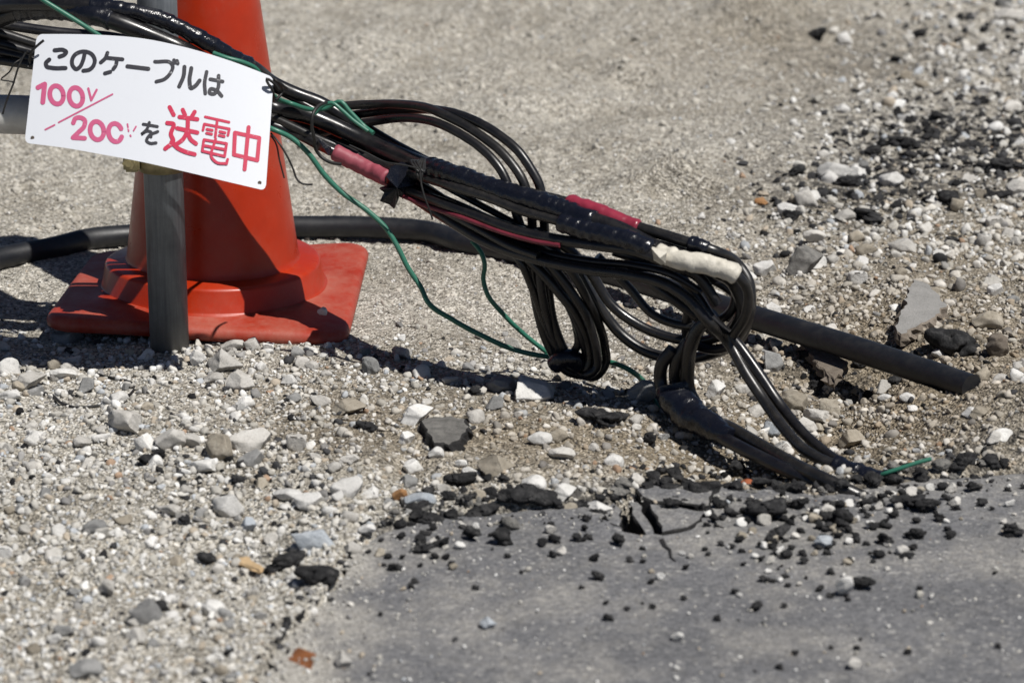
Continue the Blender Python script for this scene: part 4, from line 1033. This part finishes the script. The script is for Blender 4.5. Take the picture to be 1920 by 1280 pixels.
# torn black tape
def flap(name, pts, Yrow, label, seed):
    r = np.random.default_rng(seed); V = []; Fc = []
    k2 = len(pts)
    for q, (x_, y_) in enumerate(pts): V.append(on_y(x_, y_, row_y(Yrow) + r.normal() * 0.004))
    cxx = np.mean([p[0] for p in pts]); cyy = np.mean([p[1] for p in pts])
    V.append(on_y(cxx, cyy, row_y(Yrow) - 0.010))
    V2 = [np.array(v) + np.array([0.001, 0.008, 0.0]) for v in V]
    V = [np.array(v) for v in V] + V2
    for q in range(k2):
        j = (q + 1) % k2; Fc += [(q, j, k2), (k2 + 1 + j, k2 + 1 + q, 2 * k2 + 1), (j, q, k2 + 1 + q, k2 + 1 + j)]
    return tag(link(name, mesh(name, V, Fc), M[T], smooth=False), label, 'tape')
flap('torn_tape', [(732, 314), (750, 306), (778, 314), (788, 334), (774, 348), (766, 352), (762, 366), (755, 374), (749, 364), (746, 376), (739, 392), (730, 384), (712, 377), (720, 361), (711, 354), (726, 350), (724, 332)], nb(745) + 24, 'ragged torn black tape hanging below the faded red sleeve', 4)
flap('tape_flap', [(1222, 466), (1250, 474), (1248, 494), (1240, 497), (1226, 488)], nb(1240) + 24, 'loose white tape end at the start of the white sleeve', 5).data.materials[0] = M['tape_white']
flap('tape_end', [(596, 262), (622, 276), (616, 292), (606, 286), (598, 278)], nb(610) + 22, 'frayed black tape end at the left of the faded red sleeve', 6)
# conduit
CON = [(-200, 548), (-80, 510), (0, 487), (100, 462), (170, 448), (250, 441), (330, 437), (450, 432), (560, 430), (700, 433), (800, 441), (870, 452), (960, 470), (1060, 490), (1150, 512), (1270, 549), (1400, 591), (1500, 622), (1600, 652), (1700, 684), (1775, 708), (1822, 724)]
CP = []
for x_, y_ in CON:
    b = ground(x_, y_ + 10); z_ = b[2] + 0.012 if x_ < 1000 else 0.017 + (x_ - 1000) * 0.000014
    p = hit(x_, y_, z_); CP.append(p)
CP = crom(CP, 0.012); CP[:, 2] = np.convolve(np.pad(CP[:, 2], 40, mode='edge'), np.ones(81) / 81, 'valid')
cond = tag(link('conduit', tube_mesh('conduit', CP, 0.0158, 22), M['conduit_black']), 'thick black plastic conduit lying on the ground behind the cone', 'conduit')
# green wires
def gw(pts, label, r=0.0029, dn=0): return cable(pts, r, 'wire_green', label, 'green_wire', dn=dn, n=10, cat='wire')
gw([(20, -45, 676), (80, 0, 684), (125, 28, 686), (160, 50, 686), (187, 68, 685), (240, 110, 680)], 'green wire crossing the cables above the left half of the sign', dn=0)
gw([(400, 100, 680), (425, 109, 682), (455, 117, 680), (478, 128, 676), (498, 160, 668), (515, 181, 655), (545, 194), (590, 206), (612, 203), (640, 191), (652, 205), (668, 222), (684, 238), (700, 250)], 'green wire twisted round the bundle right of the sign', dn=16)
gw([(590, 214), (605, 198), (622, 193), (640, 206), (660, 224), (690, 246)], 'short green wire knotted beside the twisted one', dn=20, r=0.0025)
gw([(795, 300), (812, 302), (835, 309), (862, 320), (880, 332)], 'short green wire end on top of the taped splice', dn=-2, r=0.0026)
gw([(480, 225, 680), (500, 238, 690), (515, 244, 692), (545, 258, 690), (575, 284, 690), (610, 330, 690), (640, 360, 690), (690, 396, 692), (725, 430, 694), (745, 462, 696), (765, 502, 698), (790, 540, 700), (802, 566, 704), (850, 600, 704), (910, 632, 704), (960, 654, 704), (1010, 666, 706), (1070, 671, 708), (1110, 672, 712), (1145, 679, 720), (1180, 693, 732), (1215, 724, 'g'), (1245, 768, 'g'), (1300, 810, 'g')],
   'long green wire hanging from the sign down to the ground junction', dn=8, r=0.0032)
gw([(885, 452), (903, 475), (909, 497), (906, 522), (912, 547), (942, 587, 718), (982, 626, 712), (1030, 664, 710)], 'shorter green wire dropping from under the bundle', dn=-6)
gw([(1640, 898, 'z', 0.006), (1655, 889, 'z', 0.016), (1690, 877, 'z', 0.024), (1720, 867, 'z', 0.030), (1746, 860, 'z', 0.034)], 'green wire end poking out of the dirt right of the taped cable end', 0.0024)
gw([(1490, 893, 'z', 0.0), (1515, 886, 'z', 0.004), (1548, 881, 'z', 0.003), (1575, 884, 'z', -0.004)], 'short bit of green wire between the two ground cables', 0.0024)
# tie wires
def tw(pts, label, r=0.0011, dn=0): return cable(pts, r, 'tie_black', label, 'tie_wire', dn=dn, n=8, cat='wire')
S = lambda x_: 692
tw([(82, 76, 694), (70, 86, 694), (60, 96, 692), (54, 120, 688), (52, 127, 690)], 'black tie wire through the upper left sign corner', 0.0016, dn=9)
tw([(52, 96, 690), (38, 112, 690), (28, 118, 692), (18, 135, 692), (2, 150, 692), (16, 152, 692), (28, 155, 692)], 'thin bent tie wire end left of the sign', 0.001, dn=9)
tw([(48, 98, 691), (36, 122, 693), (24, 160, 694), (12, 190, 694), (5, 214, 694)], 'thin straight tie wire hanging left of the sign', 0.0012, dn=9)
tw([(522, 168, 690), (508, 152, 696), (500, 148, 697), (501, 154, 697), (508, 164, 697), (513, 178, 692), (514, 190, 684), (530, 172, 676), (526, 160, 682), (516, 150, 692), (538, 166, 684)], 'black tie wire through the upper right sign corner', 0.0017, dn=14)
tw([(508, 255, 690), (516, 266, 692), (524, 300, 694), (533, 334, 694)], 'thin tie wire end hanging right of the sign, short one', 0.001, dn=9)
tw([(508, 250, 690), (520, 264, 694), (540, 296, 696), (550, 318, 696), (558, 338, 697), (568, 345, 697), (586, 346, 697)], 'thin tie wire end hanging right of the sign, long curled one', 0.0012, dn=9)
tw([(612, 192, 690), (596, 200, 698), (586, 216, 704), (585, 240, 704), (590, 262, 702), (590, 275, 698), (600, 292, 696), (618, 304, 698), (640, 308, 700)], 'tie wire looped round the bundle above the red sleeve', 0.0021)
tw([(655, 272, 706), (690, 288, 710), (720, 303, 714), (760, 310, 718), (785, 316, 720)], 'thin grey wire lying along the front of the bundle', 0.0010)
for q in range(3):
    tw([(780 + 5 * q, 300 + q, 684), (776 + 5 * q, 312, 714), (784 + 4 * q, 322, 718), (790 + 3 * q, 298, 700), (783 + 4 * q, 330, 718), (790, 340, 716)], ['tie wire knot round the bundle beside the torn tape, left turn', 'tie wire knot round the bundle beside the torn tape, middle turn', 'tie wire knot round the bundle beside the torn tape, right turn'][q], 0.0016)
tw([(788, 318, 722), (790, 345, 724), (797, 372, 726), (806, 395, 726), (811, 412, 726)], 'long thin tie wire tail hanging from the knot', 0.0011)
tw([(100, 742, 'g'), (120, 757, 'g'), (140, 764, 'g'), (170, 763, 'g'), (205, 757, 'g'), (235, 745, 'g'), (250, 732, 'g'), (250, 722, 'g'), (236, 714, 'g'), (205, 708, 'g'), (180, 700, 'g'), (160, 692, 'g')], 'thin black wire curl lying on the gravel at left', 0.0018)
